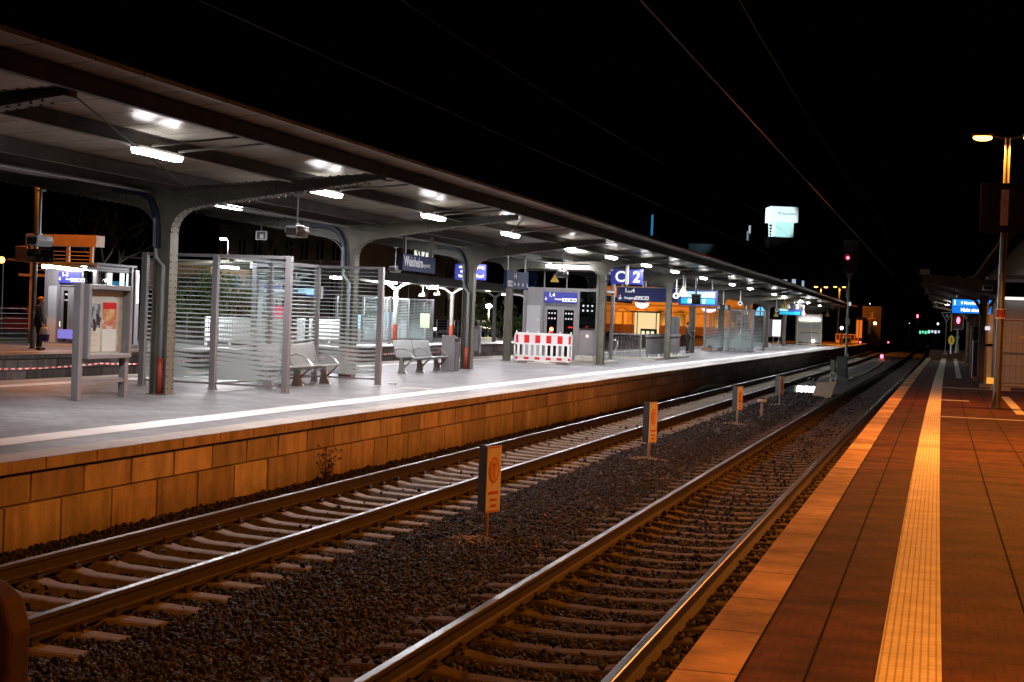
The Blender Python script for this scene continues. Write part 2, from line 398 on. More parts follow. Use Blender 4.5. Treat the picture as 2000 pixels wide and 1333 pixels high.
def dup(root, loc=None, rz=None, label=None, group=None):
    r = root.copy(); COL.objects.link(r)
    if loc is not None: r.location = loc
    if rz is not None: r.rotation_euler = (0, 0, rz)
    if label: r['label'] = label
    if group: r['group'] = group
    def rec(src, dst):
        for ch in [c for c in CH.get(src.name, [])]:
            c = ch.copy(); COL.objects.link(c); c.parent = dst; rec(ch, c)
    rec(root, r)
    return r
CH = {}
def index_children():
    CH.clear()
    for o in bpy.data.objects:
        if o.parent: CH.setdefault(o.parent.name, []).append(o)
def text(parent, s, loc, size, mt, rz=0, name='lettering', align='LEFT', bold=0, sx=1, ext=.002, tilt=90):
    c = bpy.data.curves.new(name, 'FONT'); c.body = s; c.size = size; c.extrude = ext; c.offset = bold
    c.align_x = align; c.align_y = 'CENTER'; c.resolution_u = 3
    c.materials.append(mt)
    o = bpy.data.objects.new(name, c); COL.objects.link(o); o.parent = parent
    dg = bpy.context.evaluated_depsgraph_get()
    me = bpy.data.meshes.new_from_object(o.evaluated_get(dg)); me.name = name
    COL.objects.unlink(o); bpy.data.objects.remove(o); bpy.data.curves.remove(c)
    o = bpy.data.objects.new(name, me); COL.objects.link(o); o.parent = parent
    o.location = loc; o.rotation_euler = (R(tilt), 0, rz); o.scale = (sx, 1, 1)
    return o
def struct(name, mb, m, **k): return tag(mb.build(name, m, **k), kind='structure')
def lightchild(parent, name, typ, loc, energy, color, size=.1, rot=None, **k):
    l = bpy.data.lights.new(name, typ); l.energy = energy; l.color = color
    if typ == 'AREA':
        l.shape = 'RECTANGLE'; l.size = size; l.size_y = k.get('size_y', size)
    else: l.shadow_soft_size = size
    if typ == 'SPOT': l.spot_size = R(k.get('spot', 90)); l.spot_blend = k.get('blend', .5)
    o = bpy.data.objects.new(name, l); COL.objects.link(o)
    if parent: o.parent = parent
    o.location = loc
    if rot is not None: o.rotation_euler = rot
    return o

YS = [-12, -6, 0]+[2+i*2 for i in range(30)]+[62+i*4 for i in range(27)]+[180, 200, 230, 270, 330, 420]
def sheet(name, xa, xb, z, y0, y1, mt, parent=None, v0=0):
    """ground sheet following the track curve with metric UVs"""
    ys = [y0]+[y for y in YS if y0 < y < y1]+[y1]
    vs = []; uv = []
    for y in ys:
        vs += [(xa+S(y), y, z), (xb+S(y), y, z)]; uv += [(xa, y), (xb, y)]
    fs = [(2*i, 2*i+1, 2*i+3, 2*i+2) for i in range(len(ys)-1)]
    me = bpy.data.meshes.new(name); me.from_pydata(vs, [], fs); l = me.uv_layers.new(name='UVMap')
    for p in me.polygons:
        for li in p.loop_indices: l.data[li].uv = uv[me.loops[li].vertex_index]
    me.materials.append(mt); me.update()
    o = bpy.data.objects.new(name, me); COL.objects.link(o)
    if parent: o.parent = parent
    return o
def sweep(mb, prof, X, y0, y1, z0=0, mi=0, topmi=None, step=None):
    ys = [y0]+[y for y in YS if y0 < y < y1]+[y1]
    n = len(prof); vs = []
    for y in ys: vs += [(X+a+S(y), y, z0+b) for a, b in prof]
    fs = []; ms = []
    for i in range(len(ys)-1):
        for j in range(n):
            fs.append((i*n+j, i*n+(j+1) % n, (i+1)*n+(j+1) % n, (i+1)*n+j))
            top = topmi is not None and prof[j][1] > -.012 and prof[(j+1) % n][1] > -.012
            ms.append(topmi if top else mi)
    fs += [tuple(range(n))[::-1], tuple((len(ys)-1)*n+j for j in range(n))]; ms += [mi, mi]
    o = len(mb.v); mb.v += vs
    for f, k in zip(fs, ms): mb.f.append([i+o for i in f]); mb.m.append(k)
# ================================================================== ground, platforms
T = 4.466
mb = MB(); mb.add([(-900, -60, -.62), (900, -60, -.62), (900, 1500, -.62), (-900, 1500, -.62)], [(0, 1, 2, 3)])
struct('ground', mb, asphalt_d)
def bed_h(x, y):
    """ballast surface height; x measured from the axis of the near track"""
    h = -.215
    for c, mid in ((0, -.245), (-T, -.30)):
        d = abs(x-c)
        if d < .72: h = mid
        elif d < 1.3: h = -.225
    if -3.1 < x < -1.4: h = -.20+.035*math.sin((x+3.1)/1.7*math.pi)
    if x < -T-1.3: h = -.24+.05*min(1, (-T-1.3-x)/.35)
    return h
xs = list(np.arange(-6.22, 1.75, .16)); ysb = list(np.arange(4, 60, .25))+list(np.arange(60, 170, 2))+[180, 220, 300, 420]
vs = []
for y in ysb:
    for x in xs:
        h = bed_h(x, y)+random.uniform(-.012, .012)
        vs.append((x+S(y), y, h))
n = len(xs); fs = [(i*n+j, i*n+j+1, (i+1)*n+j+1, (i+1)*n+j) for i in range(len(ysb)-1) for j in range(n-1)]
mb = MB(); mb.add(vs, fs); struct('track_bed', mb, bed_m, smooth=True)
# second track bed between island and far platform
tag(sheet('track_bed', -23.3, -15.0, -.25, 5, 420, bed_m), kind='structure')
# loose ballast stones (nobody could count them)
def make_stones(name, pts, rad, tone):
    n = len(pts)
    base = np.array([(x, y, z) for x in (-1, 1) for y in (-1, 1) for z in (-1, 1)], float)
    V = base[None]*(1+rng.uniform(-.75, .35, (n, 8, 3)))
    ang = rng.uniform(0, math.pi, (n, 3)); sc3 = rng.uniform(.6, 1.15, (n, 1, 3)); V = V*sc3*rad[:, None, None]*.72
    def rt(V, a, i, j):
        c, s_ = np.cos(a)[:, None], np.sin(a)[:, None]
        A, B = V[..., i].copy(), V[..., j].copy(); V[..., i] = A*c-B*s_; V[..., j] = A*s_+B*c
    rt(V, ang[:, 0], 0, 1); rt(V, ang[:, 1], 1, 2); rt(V, ang[:, 2], 0, 2)
    V += pts[:, None, :]
    F = np.array([(0, 1, 3, 2), (4, 6, 7, 5), (0, 4, 5, 1), (2, 3, 7, 6), (0, 2, 6, 4), (1, 5, 7, 3)])
    Fa = (F[None]+(np.arange(n)*8)[:, None, None]).reshape(-1)
    me = bpy.data.meshes.new(name)
    me.vertices.add(n*8); me.vertices.foreach_set('co', V.reshape(-1))
    me.loops.add(n*24); me.loops.foreach_set('vertex_index', Fa.astype(np.int32))
    me.polygons.add(n*6); me.polygons.foreach_set('loop_start', np.arange(n*6, dtype=np.int32)*4); me.polygons.foreach_set('loop_total', np.full(n*6, 4, dtype=np.int32))
    me.update(calc_edges=True); me.validate()
    a = me.attributes.new('tone', 'FLOAT_COLOR', 'POINT')
    c = np.ones((n, 8, 4)); c[..., :3] = tone[:, None, :]; a.data.foreach_set('color', c.reshape(-1))
    me.materials.append(stone)
    o = bpy.data.objects.new(name, me); COL.objects.link(o); return o
P = []; RD = []; TN = []
for (ya, yb, dens, rr) in ((7.2, 16, 680, .029), (16, 24, 480, .031), (24, 36, 200, .036), (36, 60, 70, .04)):
    xa = -6.2; k = int((1.7-xa)*(yb-ya)*dens)
    X = rng.uniform(xa, 1.7, k); Y = rng.uniform(ya, yb, k)
    keep = (X > 2.4-.70*Y-.8)
    for c in (-.75, .75, -T-.75, -T+.75): keep &= np.abs(X-c) > .085
    for c in (0, -T):       # leave the sleepers mostly bare
        ph = ((Y-11.69) % .6); onsl = (np.minimum(ph, .6-ph) < .13) & (np.abs(X-c) < 1.28)
        keep &= ~(onsl & (rng.uniform(0, 1, k) > (.12 if c == 0 else .02)))
    X, Y = X[keep], Y[keep]; k = len(X)
    H = np.array([bed_h(x, y) for x, y in zip(X, Y)])
    ph = ((Y-11.69) % .6); on = (np.minimum(ph, .6-ph) < .13) & ((np.abs(X) < 1.28) | (np.abs(X+T) < 1.28))
    H = np.where(on, np.maximum(H, -.165), H)
    Rr = rr*rng.uniform(.40, 1.20, k)
    Z = H+Rr*rng.uniform(-.1, .75, k)
    SX = np.array([S(y) for y in Y])
    P.append(np.stack([X+SX, Y, Z], 1)); RD.append(Rr)
    t = rng.uniform(.003, .019, (k, 1))*np.array([[1.0, .85, .74]]); 
    lt = rng.uniform(0, 1, k) > .99; t[lt] *= 9
    rd = rng.uniform(0, 1, k) > .93; t[rd] *= np.array([1.5, .9, .6])
    TN.append(t)
tag(make_stones('ballast', np.concatenate(P), np.concatenate(RD), np.concatenate(TN)), 'dark crushed stone ballast filling the space around the tracks', 'ballast', kind='stuff')
# pale gravel heaped at the feet of the posts
for i, (x, y) in enumerate(((-2.14, 16.6), (-2.25, 28), (-2.06, 39.4), (-1.98, 50.1))):
    k = 330; a = rng.uniform(0, 2*math.pi, k); rr_ = np.abs(rng.normal(0, .16, k))
    pts = np.stack([x-.05+np.cos(a)*rr_*1.3, y-.12+np.sin(a)*rr_*1.4, -.165+.03*np.exp(-rr_*5)+rng.uniform(0, .02, k)], 1)
    o = make_stones('gravel', pts, rng.uniform(.008, .02, k), rng.uniform(.10, .34, (k, 1))*np.array([[1, .84, .66]]))
    tag(o, ['pale gravel around the foot of the nearest tall warning plate', 'pale gravel around the foot of the second warning plate', 'pale gravel at the foot of the third warning plate', 'pale gravel at the foot of the fourth, farthest plate'][i], 'gravel', kind='stuff')

# tracks ------------------------------------------------------------
RP = [(-.036, -.004), (-.030, 0), (.030, 0), (.036, -.004), (.036, -.038), (.010, -.052), (.0085, -.135), (.02, -.150), (.075, -.160), (.075, -.172),
      (-.075, -.172), (-.075, -.160), (-.02, -.150), (-.0085, -.135), (-.010, -.052), (-.036, -.038)]
def sleeper_mesh(mb):
    st = [(-1.3, .075, .15, .0), (-1.02, .085, .15, .010), (-.80, .085, .15, .016), (-.60, .085, .15, .016), (-.44, .08, .125, -.018), (0, .075, .11, -.035),
          (.44, .08, .125, -.018), (.60, .085, .15, .016), (.80, .085, .15, .016), (1.02, .085, .15, .010), (1.3, .075, .15, 0)]
    vs = []
    for x, wt, wb, dz in st: vs += [(x, -wb, -.2), (x, -wt*1.35, dz-.01), (x, -wt, dz), (x, wt, dz), (x, wt*1.35, dz-.01), (x, wb, -.2)]
    fs = [(i*6+j, i*6+j+1, i*6+7+j, i*6+6+j) for i in range(len(st)-1) for j in range(5)]
    fs += [(0, 5, 4, 3, 2, 1), tuple(60+j for j in range(6))]
    mb.add(vs, fs, 0)
    for sx in (-.75, .75):       # clips
        for q in (-1, 1):
            mb.box((sx+q*.115, 0, .03), (.07, .10, .035), 0, 1)
            mb.tube([(sx+q*.115, 0, .03), (sx+q*.115, 0, .075)], .018, 6, 1)
def make_track(xc, label, sl_mat, z=0, y0=4, y1=420, nsl=100, ystart=9.89):
    t = thing('railway_track', label, 'railway track', (0, 0, 0))
    for q in (-.75, .75):
        mb = MB(); sweep(mb, RP, xc+q, y0, y1, z, 0, 1); mb.build('rail', [rail_side, rail_top], t)
    smb = MB(); sleeper_mesh(smb)
    s0 = smb.build('sleeper', [sl_mat, rail_side], t, loc=(xc+S(ystart), ystart, z-.188))
    for i in range(1, nsl):
        y = ystart+.6*i; c = s0.copy(); COL.objects.link(c); c.parent = t; c.location = (xc+S(y)+random.uniform(-.015, .015), y+random.uniform(-.012, .012), z-.188+random.uniform(-.006, .004))
        c.rotation_euler = (0, 0, random.uniform(-.01, .01))
    mb = MB(); base = smb; 
    for i in range(nsl, nsl+150):
        y = ystart+.6*i
        mb.add([(v[0]+xc+S(y), v[1]+y, v[2]+z-.188) for v in base.v], base.f, 0)
    o = mb.build('sleepers', [sl_mat], t); o['kind'] = 'stuff'
    return t
make_track(0, 'near railway track with dark stained sleepers beside the orange lit platform', sleeper_o)
make_track(-T, 'second railway track with pale bare sleepers along the island platform wall', sleeper_m)
for k_, xc in enumerate((-17.0, -21.3)):
    t = thing('railway_track', ['track just behind the island platform', 'farther of the two tracks behind the island platform'][k_], 'railway track')
    for q in (-.75, .75):
        mb = MB(); sweep(mb, RP, xc+q, 20, 400, 0, 0, 1); mb.build('rail', [rail_side, rail_top], t)

# island platform ----------------------------------------------------
EL, ER = -15.10, -6.145         # its two edges
tag(sheet('island_platform_paving', EL+.45, ER-.47, P2, 2, 164, pav_left), kind='structure')
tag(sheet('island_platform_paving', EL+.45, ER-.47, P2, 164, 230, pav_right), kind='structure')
tag(sheet('platform_edge_slabs', ER-.47, ER, P2+.002, 2, 230, coping_l), kind='structure')
tag(sheet('platform_edge_slabs', EL, EL+.45, P2+.002, 2, 230, coping_l), kind='structure')
tag(sheet('white_guide_line', -7.70, -7.17, P2+.005, 2, 164, lineplain), kind='structure')
tag(sheet('white_guide_line', -14.15, -13.70, P2+.005, 2, 164, lineplain), kind='structure')
mb = MB()
for a, b, c, d in ((-8.45, 31.2, -7.72, 31.75), (-9.4, 51.2, -7.72, 51.6), (-12.2, 50.9, -9.0, 51.25), (-9.0, 66.8, -7.72, 67.2)):
    mb.add([(a, b, P2+.009), (c, b, P2+.009), (c, d, P2+.009), (a, d, P2+.009)], [(0, 1, 2, 3)])
struct('white_guide_line', mb, lineplain)
def block_wall(name, face, side, y0, y1, label):
    """wall of cast blocks; face = x of the edge, side=+1 when the wall looks to +x"""
    mb = MB(); tones = []
    def blk(xf, depth, a, b, z0, z1, tone):
        n0 = len(mb.f); ym = (a+b)/2; s0_, s1_ = S(a), S(b)
        x0, x1 = xf-side*depth, xf
        ch = .008
        # chamfered front
        pts = []
        for yy, sx in ((a, s0_), (b, s1_)):
            sg = 1 if yy == a else -1
            pts.append([(x0+sx, yy, z0), (x1-side*ch+sx, yy, z0), (x1+sx, yy+sg*ch, z0+ch), (x1+sx, yy+sg*ch, z1-ch), (x1-side*ch+sx, yy, z1), (x0+sx, yy, z1)])
        vs = pts[0]+pts[1]
        fs = [(i, (i+1) % 6, 6+(i+1) % 6, 6+i) for i in range(6)]+[(0, 5, 4, 3, 2, 1), (6, 7, 8, 9, 10, 11)]
        mb.add(vs, fs)
        tones.extend([tone]*12)
    def tn(b=.34, v=.30):
        k = b*random.uniform(1-v, 1+v); return (k*1.06, k*random.uniform(.80, .90), k*random.uniform(.72, .84))
    y = y0; 
    while y < y1: blk(face+side*0, .5, y+.006, min(y+1.0, y1)-.006, P2-.13, P2-.001, tn(.30, .14)); y += 1.0
    y = y0+.69
    while y < y1: blk(face-side*(.085+random.uniform(0, .008)), .3, y+.013, min(y+1.025, y1)-.013, .285, P2-.155, tn()); y += 1.025
    y = y0+.92
    while y < y1:
        wd = 1.04 if random.random() > .08 else .62
        blk(face-side*(.05+random.uniform(0, .008)), .3, y+.013, min(y+wd, y1)-.013, -.45, .27, tn()); y += wd
    n0 = len(mb.v)
    o = mb.build(name, blocks_m)
    me = o.data; a_ = me.attributes.new('tone', 'FLOAT_COLOR', 'POINT')
    if len(me.vertices) == len(tones):
        a_.data.foreach_set('color', np.array([(*t, 1) for t in tones]).reshape(-1))
    return tag(o, label, 'wall')
block_wall('platform_wall', ER, 1, 6, 230, 'island platform wall of pale cast blocks facing the near tracks')
mb = MB(); sweep(mb, [(-.3, 0), (-.25, 0), (-.25, 1.32), (-.3, 1.32)], ER, 6, 230, -.6); sweep(mb, [(.25, 0), (.3, 0), (.3, 1.32), (.25, 1.32)], EL, 6, 230, -.6)
mb.bb((ER-.3+S(229), 229.8, -.6), (EL+.3+S(229), 230, .745))
struct('platform_core_wall', mb, conc)
# near platform -------------------------------------------------------
E1 = 1.665
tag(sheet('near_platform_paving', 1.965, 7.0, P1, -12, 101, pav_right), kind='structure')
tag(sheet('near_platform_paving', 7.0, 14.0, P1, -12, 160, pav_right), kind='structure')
tag(sheet('platform_edge_slabs', E1, 1.95, P1+.002, -12, 101, coping_r), kind='structure')
tag(sheet('tactile_strip', 2.561, 2.857, P1+.004, -12, 101, tactile), kind='structure')
jm = mat('joint_dirt', (.008, .006, .005), .95, spec=.05)
for a in (1.952, 2.245, 3.32, 3.86): tag(sheet('paving_joint', a, a+.014, P1+.003, -12, 101, jm), kind='structure')
mb = MB()
def patch(x0, y0, x1, y1, z=P1+.004):
    mb.add([(x0+S(y0), y0, z), (x1+S(y0), y0, z), (x1+S(y1), y1, z), (x0+S(y1), y1, z)], [(0, 1, 2, 3)])
for q in ((2.87, 30.25, 6.5, 30.55), (2.87, 37.7, 3.5, 38.2), (2.87, 46.4, 7.0, 47.0), (4.35, 32.7, 4.55, 41.8), (3.3, 57, 3.5, 101), (3.3, 90, 5, 90.8), (5.3, 25.2, 6.2, 25.9), (2.87, 99.6, 5.2, 100.6)): patch(*q)
struct('white_guide_line', mb, lineplain)
mb = MB(); sweep(mb, [(0, -.6), (.3, -.6), (.3, .786), (0, .786)], E1+.0, -12, 101, 0); mb.bb((E1+S(101)+.3, 100.7, -.6), (7+S(101), 100.99, .783))
struct('platform_core_wall', mb, conc)
# far platform ---------------------------------------------------------
EF = -23.1
tag(sheet('far_platform_paving', -31.5, EF-.4, P3, 20, 420, pav_left), kind='structure')
tag(sheet('platform_edge_slabs', EF-.4, EF, P3+.002, 20, 420, coping_l), kind='structure')
tag(sheet('white_guide_line', EF-1.5, EF-1.2, P3+.005, 20, 420, lineplain), kind='structure')
block_wall('platform_wall', EF, 1, 26, 170, 'far platform wall of grey cast blocks behind the island platform')
mb = MB(); sweep(mb, [(-.35, 0), (-.3, 0), (-.3, 1.32), (-.35, 1.32)], EF, 20, 420, -.6); struct('platform_core_wall', mb, conc)
grass_m = mat('grass_green', (.05, .09, .02), .9, 0, .5, 2, .6, 60)
mb = MB(); mb.add([(-33.2, 20, .72), (-31.5, 20, .72), (-31.5, 170, .72), (-33.2, 170, .72)], [(0, 1, 2, 3)]); struct('verge', mb, grass_m)
mb = MB(); mb.add([(-75, 20, .6), (-33.2, 20, .6), (-33.2, 300, .6), (-75, 300, .6)], [(0, 1, 2, 3)]); struct('road', mb, mat('road_asphalt', (.05, .05, .05), .8, 0, .2, 3, .2, 40))
# ================================================================== island canopy
XC = -10.9
can = thing('platform_canopy', 'long butterfly roof of riveted grey steel frames over the island platform', 'canopy')
YC0, YC1 = 3.0, 165.5
def zdrop(y): return -.0022*max(0, y-90)
def wing(sgn, name):
    cols = [(0, 4.70), (1.5, 4.80), (3.0, 4.905), (4.2, 4.995), (4.66, 5.035)]
    ys = [YC0]+[y for y in YS if YC0 < y < YC1]+[YC1]
    vs = []; uv = []
    for y in ys:
        for a, z in cols: vs.append((XC+sgn*a+S(y), y, z+zdrop(y))); uv.append((a, y))
    n = len(cols); k = len(vs)
    vs += [(v[0], v[1], v[2]+.06) for v in vs]; uv += uv
    fs = []
    for i in range(len(ys)-1):
        for j in range(n-1):
            q = (i*n+j, i*n+j+1, (i+1)*n+j+1, (i+1)*n+j); fs.append(q); fs.append(tuple(p+k for p in reversed(q)))
        fs.append((i*n+n-1, (i+1)*n+n-1, (i+1)*n+n-1+k, i*n+n-1+k))
    for j in range(n-1):
        fs.append((j, j+k, j+1+k, j+1)); e = (len(ys)-1)*n; fs.append((e+j, e+j+1, e+j+1+k, e+j+k))
    me = bpy.data.meshes.new(name); me.from_pydata(vs, [], fs); l = me.uv_layers.new(name='UVMap')
    for p in me.polygons:
        for li in p.loop_indices: l.data[li].uv = uv[me.loops[li].vertex_index]
    me.materials.append(roof_m); me.update()
    bm = bmesh.new(); bm.from_mesh(me); bmesh.ops.recalc_face_normals(bm, faces=bm.faces); bm.to_mesh(me); bm.free()
    o = bpy.data.objects.new(name, me); COL.objects.link(o); o.parent = can
wing(1, 'roof_sheet'); wing(-1, 'roof_sheet')
def zroof(a): return 4.70+a*.0705
def longbeam(X, z0, z1, wd, name='purlin', mt=steel_dark, th=.012):
    """I-section running along the canopy"""
    mb = MB(); ys = [YC0+.05]+[y for y in YS if YC0+.1 < y < YC1-.1]+[YC1-.05]
    for a, b in zip(ys[:-1], ys[1:]):
        for p, q, ww, hh in ((z0, z0+th, wd, 0), (z1-th, z1, wd, 0), (z0+th, z1-th, th, 0)):
            vs = []
            for y in (a, b):
                for x, z in ((-ww/2, p), (ww/2, p), (ww/2, q), (-ww/2, q)): vs.append((X+x+S(y), y, z+zdrop(y)))
            mb.add(vs, [(0, 1, 5, 4), (1, 2, 6, 5), (2, 3, 7, 6), (3, 0, 4, 7)])
    mb.build(name, mt, can)
for sgn in (1, -1):
    longbeam(XC+sgn*4.2, 4.765, 4.99, .10, 'edge_beam')
    longbeam(XC+sgn*2.45, 4.66, 4.865, .10)
    longbeam(XC+sgn*.55, 4.50, 4.73, .10)
# cross bars between the purlins carrying the lamps
FR = [5.5, 15.2, 24.9, 34.6, 44.3, 54.6, 67.1, 84.8, 96.0, 108.5, 121, 134.5, 147, 160]
LAMPY = [20.0, 26.3, 32.5, 38.8, 45.1, 51.4, 57.7, 64.0, 71.8, 81.7, 89.3, 101.9, 108.2, 121, 127.5, 139.5]
def arc(cx, cz, r, a0, a1, n=10): return [(cx+r*math.cos(R(a0+(a1-a0)*i/n)), cz+r*math.sin(R(a0+(a1-a0)*i/n))) for i in range(n+1)]
BX = 1.45
def frame_single():
    """column + two arms; built round x=0,y=0; returns three MBs"""
    bottom = [(.160, 3.60), (.165, 3.70), (.18, 3.80), (.215, 3.90), (.275, 3.985), (.36, 4.06), (.47, 4.115), (.62, 4.16), (.82, 4.195), (1.42, 4.285), (2.4, 4.43), (3.4, 4.575), (4.15, 4.69)]
    out = {}
    for sgn in (1, -1):
        mb = MB(); fn = lambda a, b, t, sg=sgn: (sg*a, t, b)
        poly = [(0, 3.60)]+bottom+[(4.15, 4.80), (0, 4.47)]
        mb.prism(poly, fn, -.008, .008)
        mb.strip([(0.0, 4.47), (4.17, 4.80)], fn, -.10, .10, .016)
        mb.strip(bottom, fn, -.15, .15, .016)
        mb.bb((sgn*4.15, -.10, 4.69), (sgn*4.165, .10, 4.80))
        # gusset plates, rivets
        for x0, x1 in ((.40, 1.05), (1.9, 2.35)):
            zb0 = 4.13 if x0 < 1 else 4.385
            pl = [(x0, zb0), (x1, 4.25 if x0 < 1 else 4.45), (x1, 4.45+.079*x1), (x0, 4.45+.079*x0)]
            mb.prism(pl, fn, -.018, -.008)
            for xx in np.arange(x0+.06, x1, .09):
                for zz in (4.43+.07*xx, 4.33+.06*xx): mb.box((sgn*xx, -.022, zz), (.028, .012, .028), 0, 1)
                zz = zb0+.07+.2*(xx-x0); mb.box((sgn*xx, -.022, zz), (.028, .012, .028), 0, 1)
        pth = bottom[1:]
        for i in range(len(pth)-1):
            L = math.dist(pth[i], pth[i+1]); k = max(1, int(L/.13))
            for j in range(k):
                t = j/k; x = pth[i][0]*(1-t)+pth[i+1][0]*t; z = pth[i][1]*(1-t)+pth[i+1][1]*t
                if x > 3.9: continue
                for q in (-.10, .10): mb.box((sgn*(x+.004), q, z-.008), (.026, .026, .026), 0, 1)
        for xx in np.arange(.3, 4.1, .16): mb.box((sgn*xx, -.07, 4.490+.0791*xx), (.026, .026, .03), 0, 1)
        out[sgn] = mb
    mb = MB()
    mb.bb((-.15, -.008, .75), (.15, .008, 3.60))
    for sgn in (1, -1):
        mb.bb((sgn*.15, -.15, .75), (sgn*.166, .15, 3.61))
        for z in np.arange(.86, 3.3, .115):
            for q in (-.095, .095): mb.box((sgn*.170, q, z), (.014, .028, .028), 0, 1)
        mb.bb((sgn*.15, -.012, .75), (sgn*.07, -.05, 3.2)) if 0 else None
    mb.bb((-.2, -.2, .745), (.2, .2, .765))
    return mb, out
def column_pair_frame():
    out = {}; col = MB()
    mbs = []
    c = 1.78
    arms = MB(); fnc = lambda a, b, t: (a, t, b)
    ri = arc(-c+.6, 3.40, .44, 180, 90, 8)
    # crossbeam between columns
    beam = MB()
    lower = [(-c+.12+.38*(1-math.cos(R(a))), 3.82+.40*math.sin(R(a))) for a in range(0, 91, 10)]
    lower2 = [(-x, z) for x, z in reversed(lower)]
    poly = lower+lower2+[(c-.1, 4.56), (0, 4.49), (-c+.1, 4.56)]
    beam.prism(poly, fnc, -.008, .008)
    beam.strip(lower+lower2, fnc, -.15, .15, .014)
    for x in np.arange(-c+.75, c-.7, .13):
        for q in (-.1, .1): beam.box((x, q, 4.212), (.026, .026, .026), 0, 1)
    for x in list(np.arange(-c+.3, -c+1.1, .1))+list(np.arange(c-1.1, c-.25, .1)):
        for z in (4.28, 4.36, 4.44): beam.box((x, -.012, z), (.028, .016, .028), 0, 1)
    for sgn in (1, -1):
        fn = lambda a, b, t, sg=sgn: (sg*a, t, b)
        mb = MB(); low = [(c+.12+.36*(1-math.cos(R(a))), 3.85+.53*math.sin(R(a))) for a in range(0, 91, 10)]
        bottom = low+[(4.15, 4.69)]
        mb.prism([(c, 3.85)]+bottom+[(4.15, 4.80), (c-.1, 4.61)], fn, -.0075, .0075)
        mb.strip([(c-.1, 4.61), (4.17, 4.79)], fn, -.10, .10, .016)
        mb.strip(bottom, fn, -.15, .15, .014)
        mb.bb((sgn*4.15, -.10, 4.67), (sgn*4.165, .10, 4.785))
        for x in np.arange(c+.3, c+1.0, .1):
            for z in (4.44, 4.54): mb.box((sgn*x, -.012, z), (.028, .016, .028), 0, 1)
        out[sgn] = mb
        cm = MB(); x0 = sgn*c
        cm.bb((x0-.11, -.014, .75), (x0+.11, .014, 4.55))
        for q in (-1, 1):
            cm.bb((x0+q*.11, -.13, .75), (x0+q*.126, .13, 3.83))
            for z in np.arange(.86, 3.45, .115):
                for r_ in (-.085, .085): cm.box((x0+q*.130, r_, z), (.014, .028, .028), 0, 1)
        cm.bb((x0-.2, -.2, .745), (x0+.2, .2, .765))
        mbs.append(cm)
    return mbs, beam, out
sm = [steel, rivet_m]
colS, armS = frame_single()
protoC = protoR = protoL = None
FX = {24.9: -10.72, 34.6: -10.97, 44.3: -10.92}
for y in FR:
    z = zdrop(y)
    if y in (54.6, 67.1): continue
    loc = (FX.get(y, XC+S(y)), y, 0)
    if protoC is None:
        protoC = colS.build('column', sm, can, loc=loc); protoR = armS[1].build('roof_arm', sm, can, loc=loc); protoL = armS[-1].build('roof_arm', sm, can, loc=loc)
    else:
        for p in (protoC, protoR, protoL): c = p.copy(); COL.objects.link(c); c.parent = can; c.location = (loc[0], y, z)
cms, bm_, ar = column_pair_frame()
pp = None
for y in (54.6, 67.1):
    loc = ({54.6: -10.76, 67.1: -10.41}[y], y, 0)
    if pp is None:
        pp = [cms[0].build('column', sm, can, loc=loc), cms[1].build('column', sm, can, loc=loc), bm_.build('cross_beam', sm, can, loc=loc), ar[1].build('roof_arm', sm, can, loc=loc), ar[-1].build('roof_arm', sm, can, loc=loc)]
    else:
        for p in pp: c = p.copy(); COL.objects.link(c); c.parent = can; c.location = loc
# blue gutter bend and downpipes on the single columns
for i, y in enumerate(FR):
    if y in (54.6, 67.1) or y > 50 or y < 20: continue
    x0 = FX.get(y, XC+S(y))
    mb = MB(); fn = lambda a, b, t: (x0+a, y+t, b)
    path = [(-1.05, 4.50), (-.70, 4.50), (-.42, 4.44), (-.24, 4.30), (-.14, 4.08), (-.09, 3.75), (-.08, 3.40)]
    mb.strip(path, fn, -.14, -.03, -.10); mb.build('gutter_bend', bluepaint, can, bevel=.01)
    mb = MB(); mb.tube([(x0-.17, y-.10, 3.95), (x0-.16, y-.10, 3.45), (x0-.12, y-.10, 3.25), (x0+.01, y-.10, 3.08), (x0+.02, y-.10, 1.38)], .048, 10)
    mb.build('downpipe', greypipe, can, smooth=True)
    mb = MB(); mb.tube([(x0+.02, y-.10, 1.42), (x0+.02, y-.10, .76)], .066, 12); mb.build('pipe_shoe', redbrown, can, smooth=True)
# thin lamp conduits and hangers
mb = MB()
for X, z in ((XC+2.6, 4.62), (XC-.25, 4.42), (XC-2.0, 4.63)):
    ys = [y for y in YS if 4 < y < 160]
    mb.tube([(X+S(y), y, z+zdrop(y)) for y in ys], .022, 5, 0)
mb.build('cable_conduit', galv, can)
for i, y in enumerate(LAMPY):
    mb = MB(); x0 = XC+S(y)
    for dy in (-.35, .45): mb = MB(); mb.bar((x0+2.7, y+dy, 4.66+zdrop(y)), (x0+4.15, y+dy, 4.80+zdrop(y)), .03, .03); mb.build('tie_bar', steel_dark, can)
for a, b in ((15.2, 24.9), (34.6, 44.3)):
    mb = MB()
    mb.bar((XC+4.1+S(a), a+.1, 4.74), (XC+.6+S(b), b-.1, 4.46), .018, .018); mb.build('brace_rod', steel_dark, can)

